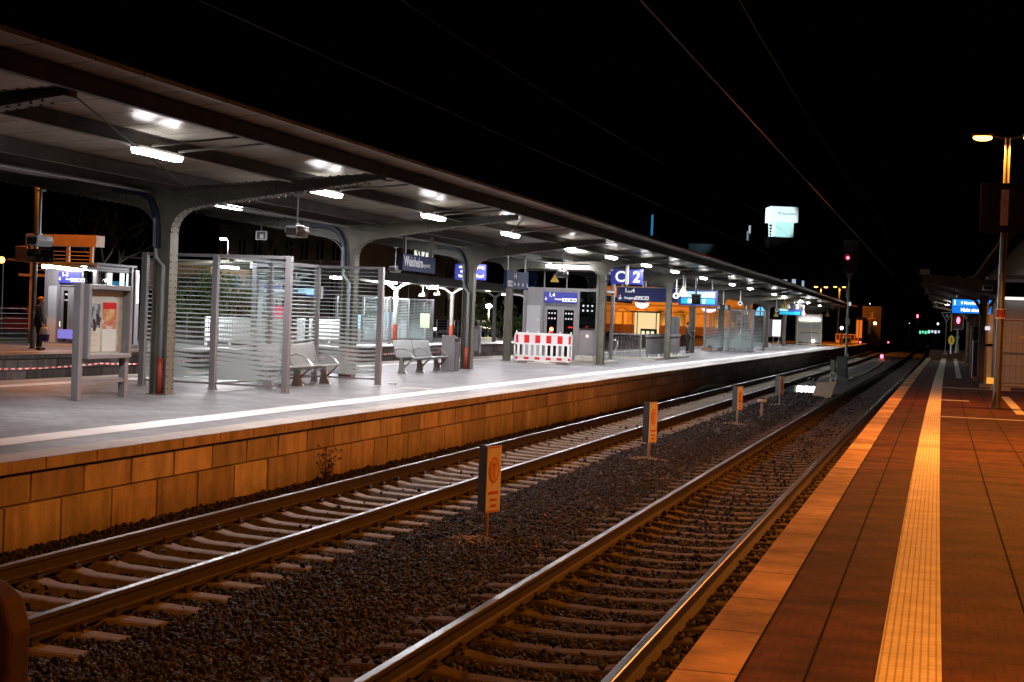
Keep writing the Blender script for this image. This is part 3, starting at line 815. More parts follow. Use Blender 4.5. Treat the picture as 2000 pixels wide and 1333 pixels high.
# lamps under the canopy -----------------------------------------------
def tube_lamp(label, L=1.22):
    t = thing('ceiling_lamp', label, 'lamp', (0, 0, 0), 0, 'tube lamps under the island canopy')
    b = MB(); b.bb((-.055, -L/2-.06, .035), (.055, L/2+.06, .075)); b.bb((-.05, -L/2-.16, .03), (.05, -L/2-.06, .08))
    b.build('housing', steel, t)
    d = MB()
    pr_ = [(-.095, .03), (-.075, -.035), (.075, -.035), (.095, .03)]
    n = 4; vs = [(a, -L/2, z) for a, z in pr_]+[(a, L/2, z) for a, z in pr_]
    d.add(vs, [(0, 1, 2, 3), (7, 6, 5, 4), (0, 4, 5, 1), (1, 5, 6, 2), (2, 6, 7, 3), (3, 7, 4, 0)])
    d.m = [0, 0, 0, 1, 0, 0]
    d.build('diffuser', [em_side, em_tube], t)
    return t
lp = tube_lamp('glowing tube lamp nearest the viewer in the long row under the canopy')
index_children()
ORD = ['first', 'second', 'third', 'fourth', 'fifth', 'sixth', 'seventh', 'eighth', 'ninth', 'tenth', 'eleventh', 'twelfth', 'thirteenth', 'fourteenth', 'fifteenth', 'sixteenth']
vis = 0
for y in LAMPY:
    z = 4.57+zdrop(y)
    if y < 20:
        c = dup(lp, (XC+2.0+S(y), y, z), None, 'tube lamp under the canopy beyond the left border, its light only seen on the floor'); continue
    if vis == 0: lp.location = (XC+2.6+S(y), y, z); lp['label'] = 'largest glowing tube lamp, at top left under the canopy'
    else: dup(lp, (XC+2.6+S(y), y, z), None, '%s glowing tube lamp of the row under the canopy, counted from the left' % ORD[vis])
    vis += 1
for i, y in enumerate((31.5, 41.2, 51.0, 60.5, 75.2, 87, 100, 115, 130, 146)):
    dup(lp, (XC-2.0+S(y), y, 4.66+zdrop(y)), None, 'small tube lamp on the far wing, seen below the first big arch' if i == 0 else 'tube lamp on the far wing of the canopy, mostly hidden by the steel arms', 'tube lamps on the far wing of the canopy')
# long lamp lighting the crossbeam in front of the lift
t = thing('beam_lamp', 'long bright tube lamp lighting the crossbeam above the lift door', 'lamp', (XC+S(54)+.35, 54.25, 4.32))
b = MB(); b.bb((-.85, -.07, .04), (.85, .07, .10)); b.build('housing', steel, t)
b = MB(); b.bb((-.8, -.06, -.03), (.8, .06, .038)); b.build('diffuser', emit('beam_glow', WHITE_L, 60), t)

# loudspeakers on rods -----------------------------------------------------
def speaker(label, x, y, ztop, zb):
    t = thing('loudspeaker', label, 'loudspeaker', (x, y, zb), 0, 'loudspeakers hung on rods under the canopy')
    mb = MB(); mb.tube([(0, 0, ztop-zb), (0, 0, .12)], .018, 8); mb.box((0, 0, ztop-zb-.02), (.12, .12, .04)); mb.build('rod', galv, t)
    mb = MB()
    for s in (-1, 1):
        vs = []
        for yy in (0, s*.26):
            k = 1 if yy == 0 else .86
            for a, z in ((-.17, .02), (-.13, .12), (.13, .12), (.17, .02), (.12, -.10), (-.12, -.10)): vs.append((a*k*.9, yy, z*k))
        mb.add(vs, [(0, 1, 2, 3, 4, 5), (11, 10, 9, 8, 7, 6)]+[(i, (i+1) % 6, 6+(i+1) % 6, 6+i) for i in range(6)])
    mb.box((0, 0, .13), (.05, .12, .05))
    mb.build('speaker_box', galv, t, bevel=.01)
    mb = MB(); mb.box((0, -.266, 0), (.20, .012, .13)); mb.build('speaker_grille', black, t)
speaker('silver double loudspeaker on a rod between the first two big arches', XC+2.67+S(24.9), 24.9, 4.44, 3.75)
speaker('silver double loudspeaker hanging at far left above the covered waiting person', XC-2.5+S(24.9), 24.9, 4.44, 3.47)
speaker('silver double loudspeaker on a rod in front of the lift upper window', XC+2.67+S(44.3), 44.3, 4.46, 3.72)
speaker('silver double loudspeaker hanging left of the dark station name sign', XC-2.65+S(44.3), 44.3, 4.44, 3.72)
t = thing('floodlight', 'square floodlight hanging below the far arm between the first two arches', 'floodlight', (XC-2.6+S(34.6), 34.6, 4.18))
mb = MB(); mb.tube([(0, 0, .25), (0, 0, .09)], .015, 6); mb.build('rod', galv, t)
mb = MB(); mb.bb((-.14, -.02, -.11), (.14, .02, -.09)); mb.bb((-.14, -.02, .09), (.14, .02, .11)); mb.bb((-.14, -.02, -.09), (-.12, .02, .09)); mb.bb((.12, -.02, -.09), (.14, .02, .09)); mb.build('frame', signwhite, t)
mb = MB(); mb.bb((-.12, .0, -.09), (.12, .12, .09)); mb.build('lens', alu_d, t)
mb = MB(); mb.bb((-.03, -.015, -.07), (.06, -.002, .03)); mb.build('reflector', signwhite, t)
# ================================================================== things on the island platform
PI2 = math.pi/2
# notice case: plane along the track, facing +x
t = thing('notice_case', 'grey steel notice case with two posters standing by the first canopy column', 'notice case', (-10.80, 22.93, P2))
for yy, nm in ((-.75, 0), (.75, 1)):
    mb = MB(); mb.box((0, yy, .97 if yy < 0 else .48), (.13, .12, 1.94 if yy < 0 else .96)); mb.build('leg', alu, t, bevel=.008)
mb = MB(); mb.box((0, 0, .30), (.08, 1.38, .07)); mb.build('crossbar', alu, t)
mb = MB()
y0, y1, z0, z1 = -.62, .80, .68, 1.93; th = .085
for a, b in (((-.06, y0, z0), (.12, y0+th, z1)), ((-.06, y1-th, z0), (.12, y1, z1)), ((-.06, y0+th, z0), (.12, y1-th, z0+th)), ((-.06, y0+th, z1-th), (.12, y1-th, z1))): mb.bb(a, b)
mb.build('case_frame', alu, t, bevel=.012)
mb = MB(); mb.bb((-.055, y0+th, z0+th), (-.035, y1-th, z1-th)); mb.build('back_panel', conc_pale, t)
mb = MB(); mb.bb((.085, y0+th, z0+th), (.092, y1-th, z1-th)); mb.build('glass_door', glass, t)
def poster_mat(name, cols, sc_, seed):
    mt, nt, b = newmat(name)
    tc = nt.nodes.new('ShaderNodeTexCoord'); mp = nt.nodes.new('ShaderNodeMapping'); mp.inputs['Location'].default_value = (seed, seed*.7, seed*.3)
    mp.inputs['Scale'].default_value = sc_
    nt.links.new(tc.outputs['Object'], mp.inputs[0])
    n = nt.nodes.new('ShaderNodeTexNoise'); n.inputs['Scale'].default_value = 3.2; n.inputs['Detail'].default_value = 2.5; n.inputs['Distortion'].default_value = 1.0
    nt.links.new(mp.outputs[0], n.inputs['Vector'])
    r = nt.nodes.new('ShaderNodeValToRGB'); r.color_ramp.interpolation = 'EASE'
    el = r.color_ramp.elements
    while len(el) < len(cols): el.new(.5)
    for i, c in enumerate(cols): el[i].position = .3+.4*i/(len(cols)-1); el[i].color = (*c, 1)
    nt.links.new(n.outputs[0], r.inputs[0]); nt.links.new(r.outputs[0], b.inputs['Base Color']); b.inputs['Roughness'].default_value = .5
    return mt
paper = mat('white_paper', (.66, .66, .64), .6, 0, .04, 4)
paper2 = mat('yellowed_paper', (.62, .58, .48), .6, 0, .05, 4)
pm1 = poster_mat('photo_print_grey', [(.42, .50, .54), (.30, .36, .40), (.06, .05, .06), (.18, .05, .05)], (1, 1, 1), 1)
pm2 = poster_mat('photo_print_warm', [(.60, .56, .48), (.62, .38, .14), (.50, .10, .05), (.60, .58, .52), (.2, .2, .22)], (1, 1, 1), 5)
def pst(pt, ya, yb, za, zb, m_, x=-.03, nm='poster', par=None):
    mb = MB(); mb.bb((x, ya, za), (x+.004, yb, zb)); o = mb.build(nm, m_, par or t); return o
a = pst(t, -.48, -.02, .80, 1.62, paper2); 
pst(t, -.47, -.03, 1.20, 1.61, pm1, -.025, 'photo', a)
mb = MB()     # little silhouettes of the photo
for (yy, zz, s_) in ((-.35, 1.45, .05), (-.12, 1.35, .07), (-.22, 1.25, .05)):
    mb.tube([(-.02, yy, zz-.1), (-.02, yy+.02, zz), (-.02, yy-.03, zz+.09)], [s_*.6, s_*.8, s_*.4], 6)
mb.build('figure_print', mat('print_dark', (.07, .05, .06), .6), a)
mb = MB()
for zz in (1.14, 1.10, 1.06, .98, .90): mb.bb((-.0255, -.42, zz), (-.024, -.42+random.uniform(.2, .36), zz+.012))
mb.build('print_lines', mat('print_grey', (.40, .38, .33), .6), a)
a = pst(t, .05, .50, .80, 1.64, paper)
pst(t, .055, .495, 1.52, 1.635, redp, -.025, 'red_header', a); pst(t, .055, .495, 1.18, 1.52, pm2, -.025, 'photo', a)

# glass wind shelter -----------------------------------------------------
def pane(parent, p, q, z0, z1, nm='glass_pane'):
    """frosted glass pane between ground points p,q with metric UVs"""
    p, q = Vector((*p, 0)), Vector((*q, 0)); d = (q-p); L = d.length; d.normalize(); nrm = Vector((-d.y, d.x, 0))*.005
    me = bpy.data.meshes.new(nm); vs = []
    for s in (-1, 1):
        for a, z in ((0, z0), (L, z0), (L, z1), (0, z1)): vs.append(p+d*a+nrm*s+Vector((0, 0, z)))
    me.from_pydata(vs, [], [(0, 1, 2, 3), (7, 6, 5, 4), (0, 4, 5, 1), (1, 5, 6, 2), (2, 6, 7, 3), (3, 7, 4, 0)])
    l = me.uv_layers.new(name='UVMap')
    for pl in me.polygons:
        for li in pl.loop_indices:
            v = me.vertices[me.loops[li].vertex_index].co; l.data[li].uv = ((v-p).dot(d), v.z-z0)
    me.materials.append(frost); o = bpy.data.objects.new(nm, me); COL.objects.link(o); o.parent = parent; return o
def shelter(label, x0, y0, W=3.1, L=5.1, H=2.66, group='glass wind shelters on the platforms'):
    t = thing('wind_shelter', label, 'wind shelter', (x0, y0, P2), 0, group)
    mb = MB()
    xs_ = (-W/2, 0, W/2)
    for y in (0, L):
        for x in xs_:
            m = MB(); m.box((x, y, H/2), (.12, .12, H)); m.box((x, y, .01), (.16, .16, .02)); m.build('post', alu, t, bevel=.006)
    def rail(p, q):
        m = MB(); m.bar((*p, H-.03), (*q, H-.03), .07, .06); m.build('top_rail', alu, t)
        m = MB(); m.bar((*p, .12), (*q, .12), .05, .04); m.build('bottom_rail', alu, t)
    def seg(p, q):
        p, q = Vector(p), Vector(q); d = (q-p).normalized()*.065
        rail(p+d, q-d); pane(t, p+d*1.15, q-d*1.15, .15, H-.07)
    for y in (0, L): seg((-W/2, y), (0, y)); seg((0, y), (W/2, y))
    m = MB(); m.box((0, L/2, H/2), (.10, .10, H)); m.build('post', alu, t)
    seg((0, 0), (0, L/2)); seg((0, L/2), (0, L))
    return t
shelter('glass shelter with frosted stripes beside the first riveted column', -10.85, 27.2)
shelter('glass shelter with frosted stripes farther along, beyond the man in dark coat', -10.85+S(96)+.55, 95.2, 3.0, 6.4)

# benches ------------------------------------------------------------
def bench(label, x, y, n=2, rz=0, group='wire mesh benches on the island platform'):
    """n double seats in a row along +y, facing +x"""
    t = thing('bench', label, 'bench', (x, y, P2), rz, group); w_ = 1.55
    tot = n*w_
    mb = MB()
    def prof(a):    # mesh shell profile (x,z) from front to back top
        return [(.28, .40), (.30, .44), (.26, .46), (-.14, .42), (-.20, .46), (-.24, .60), (-.31, .86), (-.34, .875)]
    pr_ = prof(0)
    for i in range(n):
        a, b = i*w_+.03, (i+1)*w_-.03
        m1 = MB(); fn = lambda p, q, t_: (p, t_, q)
        seatp = pr_[:4]; backp = pr_[3:]
        m1.strip(seatp, fn, a, b, .012)
        for yy in np.arange(a+.05, b, .06): m1.strip(seatp, fn, yy, yy+.008, .017)
        m1.build('seat', mesh_steel, t)
        m2 = MB(); m2.strip(backp, fn, a, b, .012)
        m2.build('backrest', mesh_steel, t)
        m3 = MB(); m3.tube([(.29, a+.01, .43), (.29, b-.01, .43)], .02, 8); m3.tube([(-.325, a+.01, .87), (-.325, b-.01, .87)], .014, 6)
        m3.build('frame_tube', galv, t)
    for i in range(n+1):
        yy = min(max(i*w_, .06), tot-.06)
        m = MB()
        m.prism([(-.14, 0), (.12, 0), (.05, .12), (0, .34), (-.10, .34), (-.11, .12)], lambda a, b, t_: (a, yy+t_, b), -.05, .05)
        m.prism([(-.02, .16), (.02, .12), (.27, .38), (.27, .42)], lambda a, b, t_: (a, yy+t_, b), -.02, .02)
        m.build('leg', galv, t)
        m = MB(); m.tube([(-.24, yy, .62), (-.10, yy, .67), (.06, yy, .65), (.20, yy, .56), (.30, yy, .45)], .014, 8); m.build('armrest', inox, t)
    m = MB(); m.bb((-.08, 0, .34), (-.02, tot, .40)); m.build('beam', galv, t)
    return t
mesh_steel = mat('perforated_steel', (.30, .33, .33), .38, .6, .1, 14, .5, 120)
bench('mesh bench inside the near glass shelter, seen behind its corner post', -10.30, 28.6, 2)
bench('free standing mesh double bench between shelter and waste bin', -11.0, 38.7, 2)
t = thing('waste_bin', 'tall grey metal waste bin with slanted top beside a canopy column', 'waste bin', (-10.70, 42.05, P2))
mb = MB(); mb.prism([(-.20, 0), (.20, 0), (.20, .97), (-.20, 1.05)], lambda a, b, t_: (t_, a, b), -.24, .16); mb.build('body', alu, t, bevel=.012)
mb = MB(); mb.bb((.16, -.18, .02), (.20, .18, .84)); mb.build('door', alu_d, t, bevel=.01)
mb = MB(); mb.prism([(-.17, .85), (.17, .85), (.17, .96), (-.17, .96)], lambda a, b, t_: (t_, a, b), .14, .185); mb.build('opening', black, t)
t = thing('litter', 'crumpled white paper lying on the platform before the bench', 'paper scrap', (-9.08, 32.6, P2))
mb = MB(); mb.ball((0, 0, .03), .05, 8, 0, (1.5, 1, .6)); mb.ball((.09, .02, .03), .03, 6, 0, (1, 1.4, 1))
for i, v in enumerate(mb.v): mb.v[i] = tuple(c+random.uniform(-.012, .012) for c in v)
mb.build('paper', paper, t)

# signs ------------------------------------------------------------
def panel(parent, nm, a, b, m_, bevel=0): 
    mb = MB(); mb.bb(a, b); return mb.build(nm, m_, parent, bevel=bevel)
def hang_rods(parent, pts, h, m_=galv, r=.025):
    for x, y in pts:
        mb = MB(); mb.tube([(x, y, 0), (x, y, h)], r, 8); mb.build('rod', m_, parent)
# station name sign along the platform
t = thing('name_sign', 'dark blue station name sign reading Weinheim hung from the canopy', 'sign', (-10.9, 39.35, 3.53))
panel(t, 'panel', (-.06, -1.36, 0), (.06, 1.36, .44), signblue_d, .006)
hang_rods(t, ((0, -1.1), (0, 1.1)), .0) if 0 else None
for yy in (-1.1, 1.15):
    mb = MB(); mb.bb((-.04, yy-.05, .44), (.04, yy+.05, 1.02)); mb.build('hanger', alu, t)
text(t, 'Weinheim', (.063, -1.25, .24), .38, signgrey, PI2, sx=.95, bold=.006); text(t, '(Bergstraße)', (.063, .16, .19), .15, signgrey, PI2, 'small_lettering')
# way sign 1-4 along the platform
def waysign(label, x, y, L, H, z, words, mt=signblue_d, th=.06):
    t = thing('way_sign', label, 'sign', (x, y, z)); panel(t, 'panel', (-th, -L/2, 0), (th, L/2, H), mt, .006)
    for yy in (-L/2+.25, L/2-.25):
        mb = MB(); mb.tube([(0, yy, H), (0, yy, 4.5-z)], .025, 8); mb.build('hanger', galv, t)
    for s, yy, zz, sz in words: text(t, s, (th+.003, yy, zz), sz, signgrey, PI2, bold=.003)
    return t
t = waysign('dark blue way sign reading 1-4 with pictograms hung beside a square post', -10.9, 49.6, 2.75, .58, 3.35, [('1-4', -.55, .42, .26), ('WC', -1.25, .15, .18), ('Taxi', -.55, .15, .15)])
def arrow(parent, c, s, ang, m_, face='x', nm='arrow'):
    """flat arrow; ang 0 = pointing right, in the plane facing +x or -y"""
    pts = [(-.5, -.07), (.2, -.07), (-.02, -.30), (.12, -.36), (.5, 0), (.12, .36), (-.02, .30), (.2, .07), (-.5, .07)]
    mb = MB(); ca, sa = math.cos(R(ang)), math.sin(R(ang))
    def fn(a, b, t_):
        u, v = (a*ca-b*sa)*s, (a*sa+b*ca)*s
        return (c[0]+t_, c[1]+u, c[2]+v) if face == 'x' else (c[0]+u, c[1]-t_, c[2]+v)
    mb.prism(pts, fn, 0, .003); mb.build(nm, m_, parent)
arrow(t, (.063, .05, .15), .2, 0, signgrey); arrow(t, (.063, .62, .15), .2, 0, signgrey); arrow(t, (.063, 1.2, .15), .2, -45, signgrey)
def pictos(parent, x0, z0, s, m_, m2, n=4, face='y', y=-.063, wd=1.0):
    """white boxes with blue marks in them (toilet, lift, bus, taxi)"""
    mb = MB(); mk = MB()
    for i in range(n):
        a = x0+i*s*1.08*wd
        if face == 'y':
            mb.bb((a, y-.003, z0), (a+s*wd, y, z0+s)); f = lambda u0, v0, u1, v1: mk.bb((a+u0*s*wd, y-.005, z0+v0*s), (a+u1*s*wd, y-.003, z0+v1*s))
        else:
            mb.bb((y, a, z0), (y+.003, a+s*wd, z0+s)); f = lambda u0, v0, u1, v1: mk.bb((y+.003, a+u0*s*wd, z0+v0*s), (y+.005, a+u1*s*wd, z0+v1*s))
        if i == 0: f(.2, .15, .32, .8); f(.6, .15, .8, .8); f(.45, .2, .5, .8)
        elif i == 1: f(.2, .2, .8, .35); f(.35, .35, .65, .6); f(.44, .6, .56, .85)
        elif i == 2: f(.15, .3, .85, .8); f(.25, .15, .35, .3); f(.65, .15, .75, .3)
        else: f(.12, .3, .88, .5); f(.3, .5, .7, .7); f(.2, .18, .32, .3); f(.68, .18, .8, .3)
    mb.build('pictogram', m_, parent); mk.build('pictogram_mark', m2, parent)
pictos(t, -1.28, .06, .19, signgrey, signblue_d, 3, 'x', .0605)

def hung(nm, label, px0, py0, px1, py1, Y, mt, cat='sign', th=.08, frame=None, ztop=None, group=None, rods=(.2, .8), rodm=galv, back=0):
    """transverse panel facing -y whose corners are seen at the two photo pixels on the plane y=Y"""
    a = at(px0, py0, Y); b = at(px1, py1, Y); W = b.x-a.x; H = a.z-b.z
    cy = (a.z+b.z)/2; 
    t = thing(nm, label, cat, (a.x, Y, b.z), 0, group)
    panel(t, 'panel', (0, -th/2, 0), (W, th/2, H), mt, .006)
    zt = (ztop or 4.62+zdrop(Y))-b.z
    for f in rods:
        mb = MB(); mb.tube([(W*f, 0, H), (W*f, 0, zt)], .035, 8); mb.build('rod', rodm, t)
    return t, W, H
signlit = emit('backlit_blue', (.06, .07, .48), .42)
signlit_w = emit('backlit_white', (1, 1, 1), 1.0)
t, W, H = hung('track_sign', 'bright blue backlit sign reading C 2 with white post before it', 1194, 526, 1255, 557, 57.5, signlit, rods=())
text(t, 'C', (W*.13, -.043, H*.48), H*1.02, signlit_w, bold=.012); text(t, '2', (W*.69, -.043, H*.48), H*1.02, signlit_w, bold=.012)
mb = MB(); mb.bb((W*.47, -.10, -.02), (W*.565, -.045, 4.72-t.location.z)); mb.build('hanger_post', whitep, t)
t, W, H = hung('track_sign', 'bright blue backlit sign reading 3 C partly behind the third column', 890, 516, 949, 548, 52.0, signlit, rods=(.3, .5))
text(t, 'C', (W*.60, -.043, H*.48), H*1.02, signlit_w, bold=.012); text(t, '3', (W*.10, -.043, H*.48), H*1.02, signlit_w, bold=.012)
wayblue = emit('lit_way_blue', (.030, .040, .17), .35)
waywhite = emit('way_white', (1, 1, 1), .75)
t, W, H = hung('way_sign', 'long blue exit sign reading 1und4 and Ausgang above the stair parapet', 1206, 561, 1325, 592, 70.0, wayblue, rods=(.08, .42, .46), th=.16)
text(t, '1', (W*.125, -.083, H*.76), H*.40, waywhite, bold=.008); text(t, 'und', (W*.17, -.083, H*.70), H*.22, waywhite, bold=.004); text(t, '4', (W*.245, -.083, H*.76), H*.40, waywhite, bold=.008)
text(t, 'Ausgang', (W*.12, -.083, H*.24), H*.25, waywhite, bold=.004); arrow(t, (W*.055, -.081, H*.26), H*.36, -90, waywhite, 'y')
pictos(t, W*.30, H*.13, H*.25, waywhite, wayblue, 4, 'y', -.0805, .95)
mb = MB(); mb.bb((0, -.11, H), (W, .11, H+.03)); mb.build('cap', whitep, t)

em_disp = emit('display_cyan', (.01, .45, .62), .9); em_dispw = emit('display_white', (.40, .78, 1.0), 1.0); em_txt = emit('display_text', (1, 1, 1), 1.6)
dispframe = mat('display_blue_frame', (.012, .03, .16), .35)
def display(label, px0, py0, px1, py1, Y, rows, colr=em_disp, colw=em_dispw, th=.22, rods=(.15, .85)):
    t, W, H = hung('departure_display', label, px0, py0, px1, py1, Y, dispframe, 'display', th, rods=rods)
    for (f0, f1, g0, g1, w_) in rows: panel(t, 'screen', (W*f0, -th/2-.006, H*g0), (W*f1, -th/2-.001, H*g1), colw if w_ else colr)
    return t, W, H
t, W, H = display('train display with white upper and cyan lower screen beyond the exit sign', 1327, 566, 1402, 599, 74.0, ((.06, .93, .52, .90, 1), (.06, .93, .12, .46, 0)))
mb = MB()
for x0, x1, z0, z1 in ((.10, .24, .6, .82), (.62, .72, .6, .8), (.76, .90, .62, .84), (.24, .34, .16, .42), (.62, .68, .16, .42)): mb.bb((W*x0, -.122, H*z0), (W*x1, -.119, H*z1))
mb.build('display_text', em_txt, t)
t, W, H = display('small bright cyan train display at the far end of the canopy', 1521, 601, 1565, 617, 122, ((.05, .42, .55, .92, 1), (.05, .95, .10, .48, 0)))
# dark driver mirror in front of the display
t = thing('platform_mirror', 'black boxed platform mirror on a rod in front of the display', 'mirror', tuple(at(1358.5, 595, 71)))
mb = MB(); mb.tube([(0, 0, .4), (0, 0, 1.25)], .045, 8); mb.build('rod', galv, t)
mb = MB(); mb.bb((-.2, 0, 0), (.2, .25, .02)); mb.bb((-.2, 0, .42), (.2, .25, .44)); mb.bb((-.2, 0, .02), (-.17, .25, .42)); mb.bb((.17, 0, .02), (.2, .25, .42)); mb.bb((-.17, .2, .02), (.17, .25, .42)); mb.build('hood', black, t)
mb = MB(); mb.bb((-.23, -.02, .43), (.23, .28, .50)); mb.build('cap', alu, t)
mb = MB(); mb.box((0, .12, .21), (.30, .02, .34), 0, 0, Matrix.Rotation(R(14), 3, 'X')); mb.build('mirror_glass', mat('mirror_dark', (.10, .10, .11), .12, .9), t)
def tri_sign(label, px, ptop, pbot, Y, half, z_rod, mt=yellowp, mark=True):
    c = at(px, pbot, Y); tp = at(px, ptop, Y); H = tp.z-c.z
    t = thing('warning_sign', label, 'warning sign', tuple(c), 0, 'triangular warning signs hung from the canopy')
    mb = MB(); mb.prism([(-half, 0), (half, 0), (.03, H), (-.03, H)], lambda a, b, t_: (a, t_, b), -.01, .01); mb.build('plate', mt, t)
    mb = MB(); mb.tube([(0, 0, H), (0, 0, z_rod-c.z)], .03, 8); mb.build('rod', galv, t)
    if mark:
        mb = MB(); mb.prism([(-.03, H*.22), (.06, H*.34), (.0, H*.34), (.04, H*.55), (-.06, H*.38), (.0, H*.38)], lambda a, b, t_: (a, t_, b), -.014, -.011); mb.build('bolt_mark', black, t)
        fr_ = MB()
        for p, q in (((-half+.03, .02), (half-.03, .02)), ((-half+.03, .02), (0, H-.05)), ((half-.03, .02), (0, H-.05))): fr_.bar((p[0], -.012, p[1]), (q[0], -.012, q[1]), .004, .018)
        fr_.build('border', black, t)
    return t
tri_sign('pale triangular high voltage sign between the exit sign and the display', 1334, 560, 580, 66, .29, 4.5, palecream)
tri_sign('yellow triangular warning sign hung before the far cyan display', 1532, 587, 604, 112, .28, 4.55)
tri_sign('small yellow triangle hung above the far glass case', 1515.5, 610, 619, 118, .22, 4.5)
tri_sign('yellow triangular warning sign at the very end of the canopy', 1616, 609, 619, 150, .27, 4.4)
def ringspk(label, px, ptop, pbot, Y):
    c = at(px, pbot, Y)
    t = thing('camera_head', label, 'loudspeaker', tuple(c), 0, 'small round loudspeakers on rods')
    mb = MB(); mb.tube([(0, 0, .1), (0, 0, at(px, ptop, Y).z-c.z)], .03, 8); mb.build('rod', whitep, t)
    mb = MB(); mb.tube([(0, -.14, 0), (0, .14, 0)], .13, 12); mb.build('housing', whitep, t)
    mb = MB(); mb.tube([(0, -.146, 0), (0, -.141, 0)], .07, 12); mb.build('grille', black, t)
for lb, px, a_, b_, Y in (('white round loudspeaker on a rod left of the pale triangle sign', 1321, 546, 578, 66), ('white round loudspeaker on a rod above the far glass shelter', 1446, 568, 593, 92),
        ('white round loudspeaker hung above the right post of the far shelter', 1457, 597, 611, 104), ('white round loudspeaker on a rod left of the far yellow triangles', 1517, 585, 606, 112), ('white round loudspeaker on a rod right of the far cyan display', 1569, 596, 613, 128)):
    ringspk(lb, px, a_, b_, Y)
def lettersign(label, px0, py0, px1, py1, Y, s1, s2):
    t, W, H = hung('track_sign', label, px0, py0, px1, py1, Y, black, rods=(.5,))
    text(t, s1, (W*.05, -.043, H*.5), H*1.0, signgrey, bold=.01); text(t, s2, (W*.62, -.043, H*.5), H*1.0, signgrey, bold=.01)
lettersign('dark unlit sign with grey letters B B above the far shelter', 1399, 595, 1426, 607, 93, 'B', 'B')
lettersign('dark unlit sign with grey B 2 above the far display', 1536, 594, 1566, 606, 121, 'B', '2')

# lift ------------------------------------------------------------
def lift(label, x0, x1, y0, y1, z0, H, words, side=1):
    """glass and steel lift house, doors facing -y"""
    t = thing('lift_house', label, 'lift', (x0, y0, z0)); W = x1-x0; D = y1-y0
    fr_ = MB()
    for x in (0, W):
        for y in (0, D): fr_.box((x, y, H/2), (.13, .13, H))
    for z in (.10, 2.75, H-.08):
        for y in (0, D): fr_.bb((0, y-.05, z-.05), (W, y+.05, z+.05))
        for x in (0, W): fr_.bb((x-.045, 0, z-.045), (x+.045, D, z+.045))
    for x in (W*.24, W*.735): fr_.bb((x-.05, -.055, 0), (x+.05, .05, 2.7))
    fr_.bb((W*.56, -.03, 2.8), (W*.56+.04, .03, H)); fr_.bb((W*.25, -.03, 2.8), (W*.25+.04, .03, H))
    fr_.build('frame', alu, t)
    mb = MB(); mb.bb((-.15, -.15, H), (W+.15, D+.15, H+.08)); mb.build('roof', alu_d, t)
    mb = MB(); mb.bb((-.25, -.25, -.02), (W+.25, D+.25, .10)); mb.bb((W*.735, -.30, .10), (W+.3, -.1, .30)); mb.build('plinth', conc_pale, t)
    for q in (((.07, -.02, .15), (W*.24-.05, .0, 2.7)), ((W*.735+.05, -.02, .30), (W-.07, 0, 1.25)), ((W*.24+.05, -.01, 2.15), (W*.735-.05, .01, 2.70))): mb = MB(); mb.bb(*q); mb.build('wall_panel', alu, t)
    mb = MB(); mb.bb((.08, -.06, .15), (W*.22, -.022, 2.12)); o = mb.build('service_door', mat('light_grey_door', (.42, .43, .46), .4, 0, .03, 3), t, bevel=.01)
    mb = MB(); mb.bb((W*.17, -.064, 1.55), (W*.215, -.061, 1.60)); mb.build('handle', inox, o)
    mb = MB(); mb.bb((W*.735+.05, -.01, 1.32), (W-.07, .01, 2.70)); mb.build('front_glass', glass_dk, t)
    mb = MB(); mb.bb((.07, -.01, 2.82), (W-.07, .01, H-.12)); mb.build('upper_glass', glass_dk, t)
    for z_ in ((.16, 1.28), (1.34, 2.70), (2.80, H-.12)):
        for q in (W, 0): mb = MB(); mb.bb((q-.01, .07, z_[0]), (q+.01, D-.07, z_[1])); mb.build('side_glass', glass, t)
    for i, (a, b) in enumerate(((W*.24+.06, W*.487), (W*.493, W*.735-.06))):
        dm = MB(); dm.bb((a, .06, .05), (b, .10, 2.14)); 
        d = MB()
        d.bb((a, .05, .05), (a+.12, .09, 2.14)); d.bb((b-.12, .05, .05), (b, .09, 2.14)); d.bb((a+.12, .05, 1.98), (b-.12, .09, 2.14)); d.bb((a+.12, .05, .05), (b-.12, .09, .22))
        dd = d.build('door', alu, t)
        g = MB(); g.bb((a+.12, .06, .22), (b-.12, .075, 1.98)); g.build('door_glass', glass_dk, dd)
        sq = MB()
        for k in range(3):
            for z in (1.62, 1.82): sq.bb((a+.17+k*(b-a-.30)/3, .052, z), (a+.17+k*(b-a-.30)/3+.055, .058, z+.055))
        sq.build('safety_print', signwhite, dd)
    sq = MB()
    for k in range(3):
        for z in (1.95, 2.13): sq.bb((W*.735+.16+k*.17, -.016, z), (W*.735+.225+k*.17, -.011, z+.065))
    sq.build('safety_print', signwhite, t)
    p = MB(); p.bb((W*.26, -.10, 2.24), (W*.72, -.06, 2.64)); s = p.build('sign_panel', signlit, t)
    z_ = 2.24; W2 = W*.46; x_ = W*.26
    text(s, words, (x_+W2*.15, -.103, z_+.29), .20, signlit_w, bold=.005, name='lettering'); text(s, 'Ausgang', (x_+W2*.33, -.103, z_+.14), .10, signlit_w, bold=.002)
    arrow(s, (x_+W2*.07, -.101, z_+.15), .14, -90, signlit_w, 'y'); pictos(s, x_+W2*.56, z_+.05, .13, signlit_w, signlit, 4, 'y', -.1005)
    return t, W, D
lx0, lx1 = at(1022, 700, 55.6).x, at(1164, 700, 55.6).x
t, W, D = lift('grey steel lift house with glass upper storey reading 1,4 behind the barrier', lx0, lx1, 55.6, 58.3, P2, 3.55, '1,4')
mb = MB(); mb.prism([(.0, 0), (.34, 0), (.17, .32)], lambda a, b, t_: (.95+a, t_, 3.02+b), -.03, -.02); mb.build('warning_triangle', yellowp, t)
ir = emit('red_indicator', (1, .05, .03), 9)
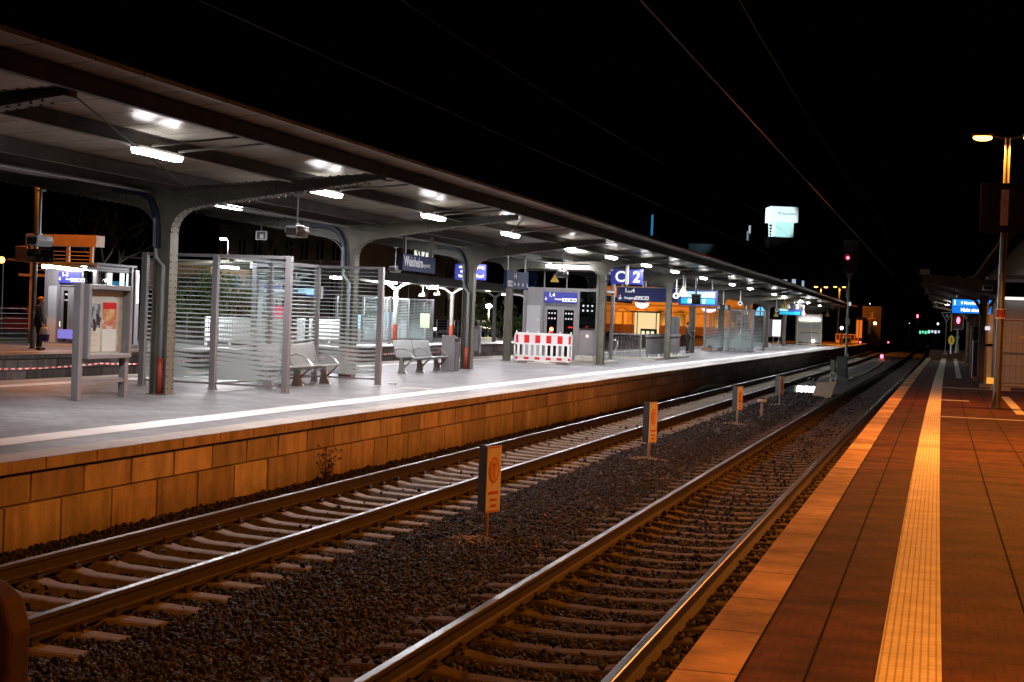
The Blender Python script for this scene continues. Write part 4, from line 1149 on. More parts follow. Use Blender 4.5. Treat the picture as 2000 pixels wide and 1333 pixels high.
mb = MB(); mb.ball((W*.735+.38, -.03, 1.03), .045, 8); mb.build('call_button', emit('call_light', (1, .35, .35), 5), t)
mb = MB(); mb.tube([(W*.735+.38, -.03, .99), (W*.735+.38, -.03, .78)], .012, 6); mb.build('button_stem', inox, t)
mb = MB(); mb.bb((.4, .5, .12), (W-.4, D-.3, .14)); mb.bb((.4, .55, 2.3), (W-.4, D-.3, 2.34)); mb.bb((.4, D-.4, .14), (W-.4, D-.35, 2.3)); mb.build('cabin', alu_d, t)
mb = MB(); mb.bb((.7, .8, 2.27), (W-.9, .9, 2.295)); mb.build('cabin_light', emit('cabin_glow', (1, .98, .9), 8), t)
mb = MB(); mb.bb((W*.55, .62, 1.3), (W*.62, .66, 1.36)); mb.bb((W*.84, .1, 1.36), (W*.86, .13, 1.40)); mb.build('indicator', ir, t)

# construction barrier ---------------------------------------------
a = at(1006, 706, 53.6); b = at(1119, 706, 53.6); Wb = b.x-a.x
t = thing('barrier', 'red and white plastic construction barrier in front of the lift door', 'barrier', (a.x, 53.4, P2))
mb = MB()
for z0, z1 in ((1.02, 1.10), (.66, .72), (.22, .28), (.06, .12)): mb.bb((0, -.025, z0), (Wb, .025, z1))
for x in (0, Wb-.05): mb.bb((x, -.025, .06), (x+.05, .025, 1.10))
for i in range(10): x = .12+i*(Wb-.3)/9; mb.bb((x, -.02, .28), (x+.09, .02, .66))
for i in range(6): x = .06+i*(Wb-.14)/5; mb.bb((x, -.02, 1.10), (x+.04, .02, 1.17))
mb.build('frame', whitep, t)
mb = MB(); mb.bb((.05, -.014, .72), (Wb-.05, .014, 1.02)); mb.bb((.05, -.014, .12), (Wb-.05, .014, .22)); mb.build('reflective_board', signwhite, t)
mb = MB()
for i in range(6):
    x = .05+i*(Wb-.10)/5.0-.09; x0_ = max(.06, x); x1_ = min(Wb-.06, x+.19)
    mb.bb((x0_, -.018, .73), (x1_, -.0142, 1.01)); mb.bb((x0_, -.018, .125), (x1_, -.0142, .215))
mb.build('red_stripes', redp, t)
for x in (.25, Wb-.75):
    mb = MB(); mb.bb((x, -.38, 0), (x+.55, .38, .08)) ; mb.build('foot', mat('recycled_rubber', (.16, .13, .10), .9), t, bevel=.01)
t = thing('warning_lamp', 'small glowing red warning lamp on top of the striped barrier', 'warning lamp', (a.x+1.30*Wb/2.05, 53.4, P2+1.10))
mb = MB(); mb.box((0, 0, .05), (.10, .07, .10)); mb.build('base', redp, t); mb = MB(); mb.ball((0, -.01, .15), .075, 10); mb.build('lens', emit('red_lamp_glow', (1, .10, .04), 14), t)
t = thing('cover_plate', 'pale grey cover plate lying on the platform before the lift door', 'plate', (a.x+.55*Wb, 53.1, P2)); panel(t, 'plate', (-.5, -.45, .006), (.5, .45, .05), conc_pale)

# stair parapet ---------------------------------------------------------
xs0 = -12.3; yA, yB = 60.5, 74.5; xr = -8.75+.40
t = thing('stair_parapet', 'grey metal parapet and bar railing round the stairway opening', 'parapet')
def post(x, y, h=1.1): mb = MB(); mb.box((x, y, P2+h/2), (.07, .07, h)); mb.build('post', alu, t)
pL = at(1190, 701, 64.8); xl = pL.x; yl = 64.8
pM = at(1250, 705, 64.8); xm = pM.x
for x in (xl, xm): post(x, yl)
mb = MB(); mb.bb((xl, yl-.03, P2+1.06), (xm, yl+.03, P2+1.12)); mb.build('handrail', alu, t)
mb = MB(); mb.bb((xl, yl-.02, P2+.12), (xm, yl+.02, P2+.16)); mb.build('bottom_rail', alu, t)
mb = MB()
for x in np.arange(xl+.13, xm-.05, .125): mb.bb((x-.009, yl-.009, P2+.16), (x+.009, yl+.009, P2+1.06))
mb.build('railing_bars', alu, t)
mb = MB(); mb.bb((xl-.1, yl-.15, P2), (xm+.05, yl+.15, P2+.12)); mb.bb((xm-.12, 64.4, P2), (xm+.22+.5, 74.0, P2+.10)); mb.build('kerb', conc_pale, t)
x_ = xm+.25
for i in range(8):
    y = 64.75+i*1.12; mb = MB(); mb.bb((x_-.015, y+.01, P2+.22), (x_+.015, y+1.10, P2+1.0)); mb.build('panel', alu, t)
    mb = MB(); mb.bb((x_-.03, y+.45, P2+.1), (x_+.03, y+.52, P2+.22)); mb.build('panel_foot', galv, t)
mb = MB(); mb.bb((x_-.06, 64.7, P2+1.0), (x_+.06, 73.8, P2+1.13)); mb.build('coping_rail', alu, t)
mb = MB(); mb.bb((x_-1.1, 64.72, P2+.2), (x_, 64.76, P2+1.0)); 
t2 = thing('stair_handrail', 'white tubular handrail rising from the stairs beside the lift', 'handrail')
b0 = at(1192, 703, 63.9); b1 = at(1202, 664, 63.9)
mb = MB(); mb.tube([(b0.x, 63.9, b0.z), (b0.x+.05, 63.9, b0.z+.2), (b1.x-.1, 63.9, b1.z-.05), (b1.x, 63.9, b1.z), (b1.x+.10, 63.9, b1.z-.08), (b1.x+.08, 63.9, b1.z-.28), (b0.x+.12, 63.9, b0.z+.25)], .022, 8); mb.build('tube', whitep, t2, smooth=True)

# lit glass case with timetable, far
t = thing('timetable_case', 'tall grey case with lit white panel between the two farthest columns', 'notice case', tuple(at(1512, 676.5, 122)), 0)
for x in (-.55, -.1, .35): mb = MB(); mb.box((x, 0, 1.0), (.08, .08, 2.0)); mb.build('leg', alu, t)
mb = MB(); mb.bb((-.6, -.08, .72), (.5, .08, 2.15)); mb.build('case', alu, t)
mb = MB(); mb.bb((-.18, -.1, .8), (.45, -.082, 2.08)); mb.build('lit_panel', emit('panel_glow', (1, 1, 1), 1.1), t)
# white service trolley / scaffold vehicle at the end
o_ = at(1556, 674.5, 146)
t = thing('work_vehicle', 'cream framed work platform vehicle with shelves parked at the canopy end', 'work vehicle', tuple(o_))
wv, hv = at(1603, 674.5, 146).x-o_.x, at(1580, 613, 146).z-o_.z
mb = MB()
for x in (0, wv): mb.box((x, 0, hv/2), (.10, .10, hv))
for z in (hv*.28*0+.15, hv*.45, hv*.72, hv*.97): mb.bb((0, -.05, z-.05), (wv, .05, z+.05))
for s, x in ((1, 0), (-1, wv)): mb.bar((x, -.02, hv*.33), (x+s*.3, -.02, hv*.45), .06, .06)
mb.bar((wv*.55, -.02, hv*.7), (wv*.65, -.02, .2), .06, .06); mb.build('frame', palecream, t)
mb = MB(); mb.bb((.05, .3, .1), (wv-.05, .34, hv*.95)); mb.build('back_wall', alu, t)
for z in (.35, hv*.50, hv*.75): mb = MB(); mb.bb((.05, -.03, z), (wv-.05, .3, z+.04)); mb.build('shelf', palecream, t)
mb = MB(); mb.bb((wv*.08, -.10, hv*.79), (wv*.92, -.06, hv*.83)); mb.build('work_light', emit('work_light_glow', WHITE_L, 25), t)
mb = MB(); mb.ball((wv*.68, -.15, .45), .14, 8); mb.build('headlight', emit('headlight_glow', (1, .95, .95), 12), t)
for x in (.3, wv-.3): mb = MB(); mb.tube([(x, .0, .2), (x, .25, .2)], .2, 12); mb.build('wheel', black, t)
# ================================================================== things between the tracks
platew = mat('plate_white', (.62, .56, .48), .5, 0, .1, 6)
print_or = mat('print_orange_red', (.45, .10, .03), .5)
galv_d = mat('weathered_post', (.25, .22, .19), .6, .3, .2, 9)
def vplate(label, x, y, zt=.90, zb=.13, full=True):
    t = thing('warning_plate', label, 'warning plate', (x, y, -.23), 0, 'folded warning plates between the tracks')
    mb = MB(); mb.tube([(0, .05, 0), (0, .05, .42)], .028, 8); mb.build('post', galv_d, t)
    h0, h1 = zb+.23, zt+.23
    p0 = Vector((0, -.02, 0)); pr_ = Vector((.10, .245, 0)); pl = Vector((-.17, .25, 0))
    mb = MB(); mb.bar((p0+pr_)/2+Vector((0, 0, h0)), (p0+pr_)/2+Vector((0, 0, h1)), .26, .012, 0, (pr_.y, -pr_.x, 0)) ; a = mb.build('printed_face', platew, t)
    mb = MB(); mb.bar((p0+pl)/2+Vector((0, 0, h0)), (p0+pl)/2+Vector((0, 0, h1)), .27, .012, 0, (pl.y, -pl.x, 0)); mb.build('dark_face', black, t)  # black colour paints the shade of the face turned from the lamps
    if full:
        d = (pr_-p0).normalized(); n_ = Vector((d.y, -d.x, 0)); c = (p0+pr_)/2
        f = lambda u, v, k=.009: c+d*u+n_*k+Vector((0, 0, v))
        mb = MB(); zc = h1-.28; k = 20
        for i in range(k):
            t0, t1 = 2*math.pi*i/k, 2*math.pi*(i+1)/k
            q = [f(.095*math.cos(t0), zc+.15*math.sin(t0)), f(.095*math.cos(t1), zc+.15*math.sin(t1)), f(.078*math.cos(t1), zc+.132*math.sin(t1)), f(.078*math.cos(t0), zc+.132*math.sin(t0))]
            mb.add(q, [(0, 1, 2, 3)])
        for (u0, u1, v0, v1) in ((-.008, .008, -.10, .07), (-.045, .045, .055, .075)): mb.add([f(u0, zc+v0), f(u1, zc+v0), f(u1, zc+v1), f(u0, zc+v1)], [(0, 1, 2, 3)])
        for (u0, u1, v0, v1) in ((-.09, .09, h0+.21, h0+.245), (-.07, .07, h0+.13, h0+.16), (-.05, .06, h0+.06, h0+.09), (-.12, .12, h1-.022, h1-.008), (-.12, .12, h0+.008, h0+.022)): mb.add([f(u0, v0), f(u1, v0), f(u1, v1), f(u0, v1)], [(0, 1, 2, 3)])
        mb.build('print', print_or, a)
        mb = MB(); pts = [f(.075*math.cos(2*math.pi*i/16), zc+.13*math.sin(2*math.pi*i/16), .0075) for i in range(16)]; mb.add(pts, [tuple(range(16))]); mb.build('oval_field', mat('oval_orange', (.60, .33, .14), .5), a)
    return t
vplate('nearest and largest folded warning plate with a T in an oval', -2.12, 16.75)
vplate('second folded warning plate with a narrow white printed face', -2.29, 28.1)
vplate('third folded plate between the tracks, thin and dark', -2.05, 39.5, .82, .20)
vplate('fourth thin dark plate, in front of the mirrored sheet', -1.99, 50.2, .80, .18)
vplate('farthest thin dark plate, behind the numbered stone', -2.0, 78.0, .85, .05, False)
t = thing('marker_post', 'short post with a flat round orange lit cap between the tracks', 'marker post', (-1.84, 43.5, -.23))
mb = MB(); mb.tube([(0, 0, 0), (0, 0, .50)], .04, 8); mb.build('post', galv_d, t); mb = MB(); mb.tube([(0, 0, .48), (0, 0, .55)], .13, 12); mb.build('cap', conc_pale, t)
t = thing('hectometre_stone', 'pale rounded kilometre stone numbered 53 over 8', 'kilometre stone', (-1.70, 73.4, -.25))
mb = MB(); mb.prism([(-.17, 0), (.17, 0), (.17, .50), (.11, .60), (-.11, .60), (-.17, .50)], lambda a, b, t_: (a, t_, b), -.07, .07); mb.build('stone', conc_pale, t, bevel=.02)
text(t, '53', (-.13, -.074, .43), .24, black, bold=.008); text(t, '8', (-.06, -.074, .18), .24, black, bold=.008)
# reflective sheet and board covering a pit
t = thing('glass_sheet', 'mirror bright sheet lying beside the second track, reflecting the displays', 'sheet', (-2.35, 63.5, -.13), 0)
mb = MB(); mb.box((0, 0, 0), (1.25, 6.6, .03), R(2)); mb.build('sheet', mat('wet_mirror_sheet', (.55, .6, .66), .06, 1, .05, 2, .02, 2), t)
mb = MB(); mb.box((0, 0, -.06), (1.1, 6.2, .09), R(2)); mb.build('pit_frame', conc, t)
t = thing('plywood_board', 'brown tilted board leaning beside the mirror bright sheet', 'board', (-1.2, 58.9, -.10), 0)
mb = MB(); mb.box((0, 0, 0), (.75, 4.6, .04), 0, 0, Matrix.Rotation(R(9), 3, 'X')@Matrix.Rotation(R(-6), 3, 'Y')); mb.build('board', wood_w, t)
t = thing('scrap', 'small dark heap of cable beside the second track behind the sheet', 'cable heap', (-3.05, 76, -.22))
mb = MB()
for i in range(7): a = random.uniform(0, 3); mb.tube([(math.cos(a+k*.8)*.4, -1+k*.5, .1+.08*math.sin(k*2+i)) for k in range(5)], .05, 6)
mb.build('cable', black, t)
# signal mast
t = thing('signal_mast', 'tall dark railway signal mast with one red light between the tracks', 'railway signal', (-1.78, 85.2, -.25))
mb = MB(); mb.tube([(0, 0, 0), (0, 0, 5.75)], [.075, .055], 8); mb.bb((-.04, -.08, 0), (.04, .08, .5)); mb.build('mast', mat('mast_green_grey', (.16, .17, .12), .55, .1, .15, 4), t)
mb = MB(); mb.bb((-.38, -.02, 5.75), (.42, .05, 7.55)); mb.build('signal_board', black, t)
mb = MB(); mb.prism([(-.06, 5.35), (.06, 5.35), (.24, 5.74), (-.24, 5.74)], lambda a, b, t_: (a, t_, b), -.03, .03); mb.build('bracket', galv_d, t)
red_sig = emit('signal_red', (1, .05, .09), 14)
c = at(1656, 504, 85.1)
mb = MB(); mb.ball((c.x+1.78, -.08, c.z+.25), .08, 12, 0, (1, .4, 1)); mb.build('red_lamp', red_sig, t)
mb = MB(); mb.tube([(c.x+1.78, -.04, c.z+.25), (c.x+1.78, -.32, c.z+.27)], .15, 10, 0, False); mb.build('hood', black, t)
mb = MB(); mb.bb((-.15, -.1, 4.35), (.02, .1, 4.9)); mb.bb((-.10, -.12, 2.9), (.14, -.08, 3.25)); mb.build('plate', galv_d, t)
mb = MB(); mb.bb((.04, -.12, 3.95), (.16, -.10, 4.15)); mb.build('marker', emit('marker_glow', (.8, .95, 1), .6), t)
t = thing('relay_cabinet', 'dark green relay cabinet at the foot of the signal mast', 'cabinet', (-1.95, 83.8, -.25)); 
mb = MB(); mb.bb((-.22, -.3, 0), (.32, .3, 1.15)); mb.build('body', mat('cabinet_green', (.035, .05, .035), .5), t, bevel=.02); mb = MB(); mb.bb((.32, -.02, 0), (.36, .02, 1.35)); mb.build('side_post', conc_pale, t)
mb = MB(); mb.bb((-.24, -.32, 1.15), (.34, .32, 1.19)); mb.build('lid', black, t)
# pale cable duct
mb = MB(); mb.tube([(-1.3, 77.5, -.18), (-1.15, 80, -.15), (-1.35, 83, -.17), (-1.05, 92, -.17), (-1.0, 100, -.15), (-.95, 110, -.17), (-1.1, 128, -.15)], .07, 6)
o = mb.build('cable_duct', mat('duct_pale', (.24, .26, .18), .8), None); tag(o, 'pale cable duct snaking along the ballast from the signal mast', 'cable duct')
t = thing('dwarf_signal', 'low ground signal with a glowing red light far along the tracks', 'ground signal', tuple(at(1722, 706, 128)))
mb = MB(); mb.bb((-.3, -.1, 0), (.25, .1, .22)); mb.bb((-.7, .1, -.02), (.7, .2, .03)); mb.build('base', conc_pale, t)
mb = MB(); mb.bb((-.14, -.1, .22), (.14, .1, .62)); mb.build('head', black, t)
mb = MB(); mb.ball((0, -.14, .40), .13, 10, 0, (1, .5, 1.3)); mb.build('red_lamp', red_sig, t)
# far red lights
for i, (px, py, Y, r_, lb) in enumerate(((1792, 618, 210, .14, 'distant signal with a red light right of the track vanishing point'), (1735, 669, 230, .11, 'tiny red light low over the far tracks'), (1680, 669, 190, .11, 'small red light beyond the orange lit barrier'), (1695, 608, 200, .15, 'distant red signal before the dim far facade'), (1864, 672, 150, .0, ''))):
    if not lb: continue
    c = at(px, py, Y); t = thing('far_signal', lb, 'railway signal', (c.x, Y, -.25))
    h = c.z+.25
    mb = MB(); mb.tube([(0, 0.1, 0), (0, 0.1, h)], .06, 6); mb.bb((-.25, .02, h-.35), (.25, .16, h+.35)) ; mb.build('mast', black, t)
    mb = MB(); mb.ball((0, -.05, h), r_, 8, 0, (1, .5, 1.6 if i == 0 else 1)); mb.build('red_lamp', red_sig, t)
# rusty rounded cabinet at the lower left corner
rust = mat('rust_brown', (.03, .010, .005), .8, 0, .35, 5, .3, 30)
t = thing('track_cabinet', 'blurred rust brown rounded box cut by the lower left corner', 'track box', (-3.12, 8.6, -.25))
mb = MB(); mb.prism([(-.30, 0), (.27, 0), (.28, .50), (.22, .70), (.08, .80), (-.30, .82)], lambda a, b, t_: (a, t_, b), -.12, .12); mb.build('body', rust, t, bevel=.03)
# dark cable trough at the wall foot
mb = MB()
for k in range(4): mb.tube([(-5.95+.05*k+S(y)+.03*math.sin(y+k), y, -.12+.06*k*(1-abs(y-58)/5)) for y in np.arange(53.5, 62.6, .8)], .07, 6)
o = mb.build('cable_bundle', black, None); tag(o, 'thick dark cable bundle lying along the foot of the platform wall', 'cable bundle')
# dry weed before the wall
def weed(label, x, y, z, h, k, seed=1):
    rr_ = random.Random(seed); t = thing('weed', label, 'plant', (x, y, z)); mb = MB(); lf = MB()
    for i in range(k):
        a = rr_.uniform(0, 6.28); l = h*rr_.uniform(.5, 1); p = [Vector((0, 0, 0))]; d = Vector((math.cos(a)*.35, math.sin(a)*.35, 1)).normalized()
        for j in range(4): d = (d+Vector((rr_.uniform(-.2, .2), rr_.uniform(-.2, .2), 0))).normalized(); p.append(p[-1]+d*l/4)
        mb.tube(p, [.005, .004, .0035, .003, .002], 4)
        for j in range(1, 5):
            for q in range(2):
                b = rr_.uniform(0, 6.28); e = p[j]+Vector((math.cos(b), math.sin(b), .6))*l*.16
                mb.tube([p[j], e], [.003, .0015], 4)
                if rr_.random() < .6: lf.add([e, e+Vector((.02, .01, .02)), e+Vector((.03, 0, -.01)), e+Vector((.01, -.01, -.02))], [(0, 1, 2, 3)])
    mb.build('stems', mat('dry_stem', (.045, .028, .018), .9), t); lf.build('leaves', mat('dry_leaf', (.05, .045, .02), .9), t)
weed('dry leafless weed growing against the island platform wall', -6.02, 21.4, -.22, .52, 12)
mb = MB(); 
for i in range(60): 
    y = random.uniform(11, 40); x = -6.13-random.uniform(-.05, .02)
    mb.ball((x+S(y), y, -.22+random.uniform(0, .06)), random.uniform(.03, .07), 5, 0, (1, 1.6, .8))
o = mb.build('moss', mat('moss_dark', (.02, .02, .012), .95), None); tag(o, 'dark moss and dirt clumps along the foot of the block wall', 'moss', kind='stuff')

# overhead wires ------------------------------------------------------------
wire_m = mat('copper_wire', (.06, .042, .028), .5, .4)
def wire(label, X, z, r, y0, y1, sag=.0, zz=None):
    mb = MB(); pts = []
    for i in range(41):
        y = y0+(y1-y0)*i/40; ph = ((y-y0) % 55)/55
        pts.append((X+S(y)+.12*math.sin(y/27), y, z-sag*4*ph*(1-ph)))
    mb.tube(pts, r, 5); o = mb.build('overhead_wire', wire_m, None); tag(o, label, 'overhead wire', 'overhead wires above the tracks')
wire('overhead contact wire above the near track, running to the vanishing point', 0, 5.32, .010, 5, 330)
wire('thin overhead wire above the second track, ending behind the canopy edge', -T, 5.42, .007, 5, 330)
wire('faint carrier wire higher above the near track', .1, 6.9, .003, 5, 330, .5)
wire('faint carrier wire higher above the second track', -T, 7.0, .004, 5, 330, .5)

# ================================================================== near platform (right)
# sodium platform lamps
pole_m = mat('pole_grey', (.16, .16, .15), .35, .5, .1, 5)
def lamp_pole(label, x, y, power=260, h=5.95, zb=P1, flute=True, seen=True, rz=0, group='orange double headed platform lamps'):
    t = thing('platform_lamp', label, 'lamp post', (x, y, zb), rz, group)
    mb = MB(); mb.tube([(0, 0, 0), (0, 0, h)], [.085, .06], 14); mb.tube([(0, 0, 0), (0, 0, .03)], .15, 12); mb.build('pole', pole_m, t, smooth=False)
    for s in (-1, 1):
        mb = MB(); mb.tube([(s*.05, 0, h-.03), (s*.28, 0, h+.02)], .022, 6); mb.build('arm', pole_m, t)
        mb = MB(); mb.ball((s*.53, 0, h+.06), .24, 12, 0, (1, .5, .28)); a = mb.build('head', pole_m, t)
        mb = MB(); mb.ball((s*.53, 0, h-.01), .21, 12, 0, (1, .5, .36)); mb.build('glowing_bulb', em_sod, a)
        lightchild(a, 'lamp_light', 'SPOT', (s*.53, 0, h-.10), power, SOD, .10, (0, 0, 0), spot=156, blend=.10)
    return t
PW = 1900
lp1 = lamp_pole('tall lamp post carrying the dark number 1 sign and two glowing orange heads', 4.17, 35.0, PW)
lamp_pole('orange platform lamp standing beyond the right border of the photo, near the viewer', 5.3, 4.6, 1700)
lamp_pole('orange platform lamp standing just beyond the right border before the numbered post', 4.9, 22.3, 3000)
lamp_pole('orange platform lamp standing behind the viewer', 4.6, -12, 600)
for k, (px, Y) in enumerate(((1603.5, 168), (1640, 190))):
    c = at(px, 560, Y); lamp_pole(['double headed orange lamp above the canopy end, left one of two', 'double headed orange lamp above the canopy end, right one of two'][k], c.x, Y, 2500, c.z-P2-.05, P2)
t = lp1
mb = MB(); mb.bb((-.52, -.10, 3.86), (.62, -.02, 4.94)); s = mb.build('number_board', mat('number_board_dark', (.008, .007, .008), .7), t)
text(s, '1', (-.28, -.104, 4.36), 1.06, mat('number_grey', (.85, .82, .80), .5), bold=.03, sx=1.0)
mb = MB(); mb.tube([(0, 0, 2.0), (0, 0, 2.17)], .098, 14); mb.build('red_band', mat('red_band_paint', (.30, .05, .03), .5), t)
mb = MB(); mb.tube([(0, 0, 1.97), (0, 0, 2.0)], .100, 14); mb.tube([(0, 0, 2.17), (0, 0, 2.19)], .100, 14); mb.build('white_ring', signwhite, t)
mb = MB(); mb.prism([(-.12, 0), (-.08, 0), (-.02, .35), (-.05, .36)], lambda a, b, t_: (a, t_, b), -.12, -.08); mb.build('cable_entry', black, t)

# canopy of the near platform
brown_w = mat('brown_canopy_wood', (.11, .065, .04), .7, 0, .3, 3, .2, 20)
t = thing('side_canopy', 'dark brown canopy with open eaves over the near platform at right', 'canopy')
mb = MB(); sweep(mb, [(0, 4.02), (.12, 4.02), (.12, 4.34), (0, 4.34)], 2.05, 52, 104); mb.build('fascia', brown_w, t)
mb = MB(); sweep(mb, [(.12, 4.24), (4.6, 3.92), (4.6, 4.00), (.12, 4.32)], 2.05, 52, 104); mb.build('roof_sheet', mat('canopy_board_grey', (.22, .20, .16), .7, 0, .2, 3), t)
mb = MB(); mb.prism([(0, 4.02), (2.4, 3.70), (4.6, 3.60), (4.6, 4.02), (0, 4.34)], lambda a, b, t_: (2.05+S(52)+a, t_, b), 51.8, 51.98); mb.build('end_board', brown_w, t)
mb = MB(); mb.bb((1.98+S(52), 51.7, 4.3), (2.3+S(52), 52.1, 4.48)); mb.build('gutter_end', conc_pale, t)
cb = None
for y in (54.8, 66, 77, 88, 99):
    mb = MB(); x0 = 4.42
    fn = lambda a, b, t_: (a, t_, b)
    if cb is None:
        mb.bb((-.13, -.12, .79), (.13, .12, 3.2)); mb.strip([(.13, 3.0), (.18, 3.3), (.35, 3.55), (.8, 3.7)], fn, -.1, .1, .10); mb.strip([(-.13, 3.0), (-.18, 3.3), (-.35, 3.55), (-1.4, 3.85), (-2.2, 4.0)], fn, -.1, .1, -.12)
        mb.bb((-.15, -.1, 3.1), (.15, .1, 3.75)); mb.bb((-.25, -.25, .79), (.25, .25, .93))
        cb = mb.build('column', brown_w, t, loc=(x0+S(y)-S(54.8), y, 0))
    else: c = cb.copy(); COL.objects.link(c); c.parent = t; c.location = (x0+S(y)-S(54.8), y, 0)
def small_lamp(label, px, py, Y):
    c = at(px, py, Y); t = thing('pendant_lamp', label, 'lamp', tuple(c), 0, 'white pendant lamps under the side canopy')
    mb = MB(); mb.tube([(0, 0, 0), (0, 0, .5)], .02, 6); mb.ball((0, 0, .02), .16, 10, 0, (1, 1, .5)); mb.build('housing', galv, t)
    mb = MB(); mb.ball((0.02, -.06, -.03), .10, 8, 0, (1, 1, .5)); mb.build('bulb', em_far, t)
    lightchild(t, 'lamp_light', 'POINT', (0, 0, -.35), 60, (.9, 1, .86), .1); return t
small_lamp('white pendant lamp left of the blue display under the side canopy', 1849, 595, 90)
t = small_lamp('dim white lamp at the far end of the side canopy', 1857, 592, 97)
t = thing('platform_speaker', 'orange lit boxy loudspeaker at the top of the side canopy column', 'loudspeaker', tuple(at(1929, 563, 51.5)))
mb = MB(); mb.bb((-.16, -.25, -.1), (.16, .1, .09)); mb.build('box', galv, t, bevel=.02); mb = MB(); mb.bb((-.12, -.26, -.05), (.12, -.251, .05)); mb.build('grille', black, t)
t = thing('roof_floodlight', 'small box floodlight standing on top of the side canopy', 'floodlight', tuple(at(1895, 556, 52.2)))
mb = MB(); mb.bb((-.13, -.1, 0), (.13, .1, .26)); mb.build('box', conc_pale, t, bevel=.01); mb = MB(); mb.bb((-.03, -.03, -.2), (.03, .03, 0)); mb.build('bracket', black, t)
# display
em_b1 = emit('display_deep_blue', (.01, .20, .85), 1.0); em_b2 = emit('display_blue', (.02, .30, .95), 1.1)
t, W, H = display('bright blue train display with white text under the side canopy', 1858, 583, 1938, 616, 60.5, ((.03, .97, .50, .94, 1), (.03, .97, .06, .48, 0)), em_b1, em_b2)
text(t, '1', (W*.05, -.122, H*.72), H*.42, em_txt, bold=.01); text(t, 'Nicht einsteigen', (W*.24, -.122, H*.27), H*.30, em_txt, bold=.008, sx=.85)
text(t, 'S Mannheim', (W*.24, -.122, H*.72), H*.24, em_txt, bold=.006)
# signal, disc, triangle board at the platform end
t = thing('exit_signal', 'railway signal with red light behind the near platform end', 'railway signal', tuple(at(1869, 690, 103)))
zc = t.location.z
mb = MB(); mb.tube([(0, 0, 0), (0, 0, .9), (0, 0, 1.6)], [.16, .07, .06], 8); mb.bb((-.1, -.08, .9), (.1, .08, 1.15)); mb.build('post', mat('signal_green_grey', (.30, .36, .28), .5), t)
mb = MB(); mb.bb((-.32, 0, 1.55), (.30, .1, 2.55)); mb.build('signal_board', black, t)
mb = MB(); mb.bb((-.33, -.01, 1.52), (.31, .11, 1.55)); mb.bb((.30, -.01, 1.55), (.33, .11, 2.4)); mb.build('rim', galv, t)
mb = MB(); mb.ball((0, -.06, at(1869, 626, 103).z-zc), .13, 10, 0, (.8, .5, 1.7)); mb.build('red_lamp', red_sig, t)
mb = MB(); mb.bb((-.45, .02, 1.4), (-.38, .06, 2.6)); mb.build('striped_staff', yellowp, t)
t = thing('round_plate', 'yellow oval plate on a post before the exit signal', 'sign', tuple(at(1857, 692, 99)))
mb = MB(); mb.tube([(0, 0, 0), (0, 0, .85)], .07, 8); mb.build('post', galv, t)
h_ = at(1857, 665, 99).z-t.location.z
mb = MB(); mb.prism([(.2*math.cos(a), h_+.30*math.sin(a)) for a in np.linspace(0, 6.0, 16)], lambda a, b, t_: (a, t_, b), -.08, -.06); mb.build('plate', yellowp, t); mb = MB(); mb.bb((-.02, -.084, h_-.12), (.02, -.081, h_+.12)); mb.bb((-.07, -.084, h_+.1), (.07, -.081, h_+.14)); mb.build('mark', black, t)
t = thing('triangle_board', 'white outlined downward triangle board numbered 4 on a thin post', 'sign', tuple(at(1846, 694, 108)))
zc = t.location.z; za, zb_ = at(1848, 611, 108).z-zc, at(1848, 630, 108).z-zc
mb = MB(); mb.tube([(0, .04, 0), (0, .04, za)], .035, 6); mb.bb((-.15, -.1, 0), (.15, .15, .25)); mb.build('post', galv_d, t)
mb = MB(); mb.prism([(-.36, za), (.36, za), (0, zb_)], lambda a, b, t_: (a, t_, b), -.01, .01); mb.build('plate', black, t)
mb = MB()
for p, q in (((-.36, za), (.36, za)), ((-.36, za), (0, zb_)), ((.36, za), (0, zb_))): mb.bar((p[0], -.015, p[1]), (q[0], -.015, q[1]), .01, .035)
mb.build('outline', signwhite, t); text(t, '4', (-.09, -.02, (za*.62+zb_*.38)), .36, signwhite, bold=.004)
# brick step behind the end
mb = MB(); mb.bb((2.6, 108, -.6), (8.2, 118, 1.15)); o = mb.build('brick_ramp', mat('dark_brick', (.12, .05, .03), .85, 0, .3, 8), None); tag(o, 'low brick ramp behind the end of the near platform', 'wall')

# gabled timetable column, posts and lift on the near platform
t = thing('gabled_case', 'brown gabled timetable case seen edge on beneath the side canopy', 'notice case', tuple(at(1905, 738, 62)))
zb0 = t.location.z; top = at(1911, 624, 62).z-zb0; sh_ = at(1911, 637, 62).z-zb0
a0 = at(1894, 700, 62).x-t.location.x; a1 = at(1921, 700, 62).x-t.location.x
mb = MB(); mb.bb((a0, 0, 0), (a0+.08, .5, sh_)); mb.bb((a1-.20, 0, 0), (a1, .5, sh_)); mb.bb((a0, .1, 0), (a1, .5, sh_*.45)); mb.build('body', wood_w, t)
mb = MB(); mb.prism([(a0+.3, sh_), ((a0+a1)/2+.12, top), (a1+.05, sh_), (a1-.02, sh_-.05), ((a0+a1)/2+.12, top-.12), (a0+.38, sh_-.05)], lambda a, b, t_: (a, t_, b), -.06, .6); mb.build('gable_roof', wood_w, t)
mb = MB(); mb.bb((a0+.10, .02, sh_*.47), (a1-.22, .04, sh_*.98)); mb.build('glass_door', glass_dk, t)
mb = MB(); mb.bb((a0+.2, .06, sh_*.5), (a1-.3, .08, sh_*.85)); mb.build('inner_board', mat('warm_board', (.5, .35, .15), .6), t)
t = thing('grey_cabinet', 'narrow dark cabinet standing against the gabled case', 'cabinet', tuple(at(1906, 748, 57.5)))
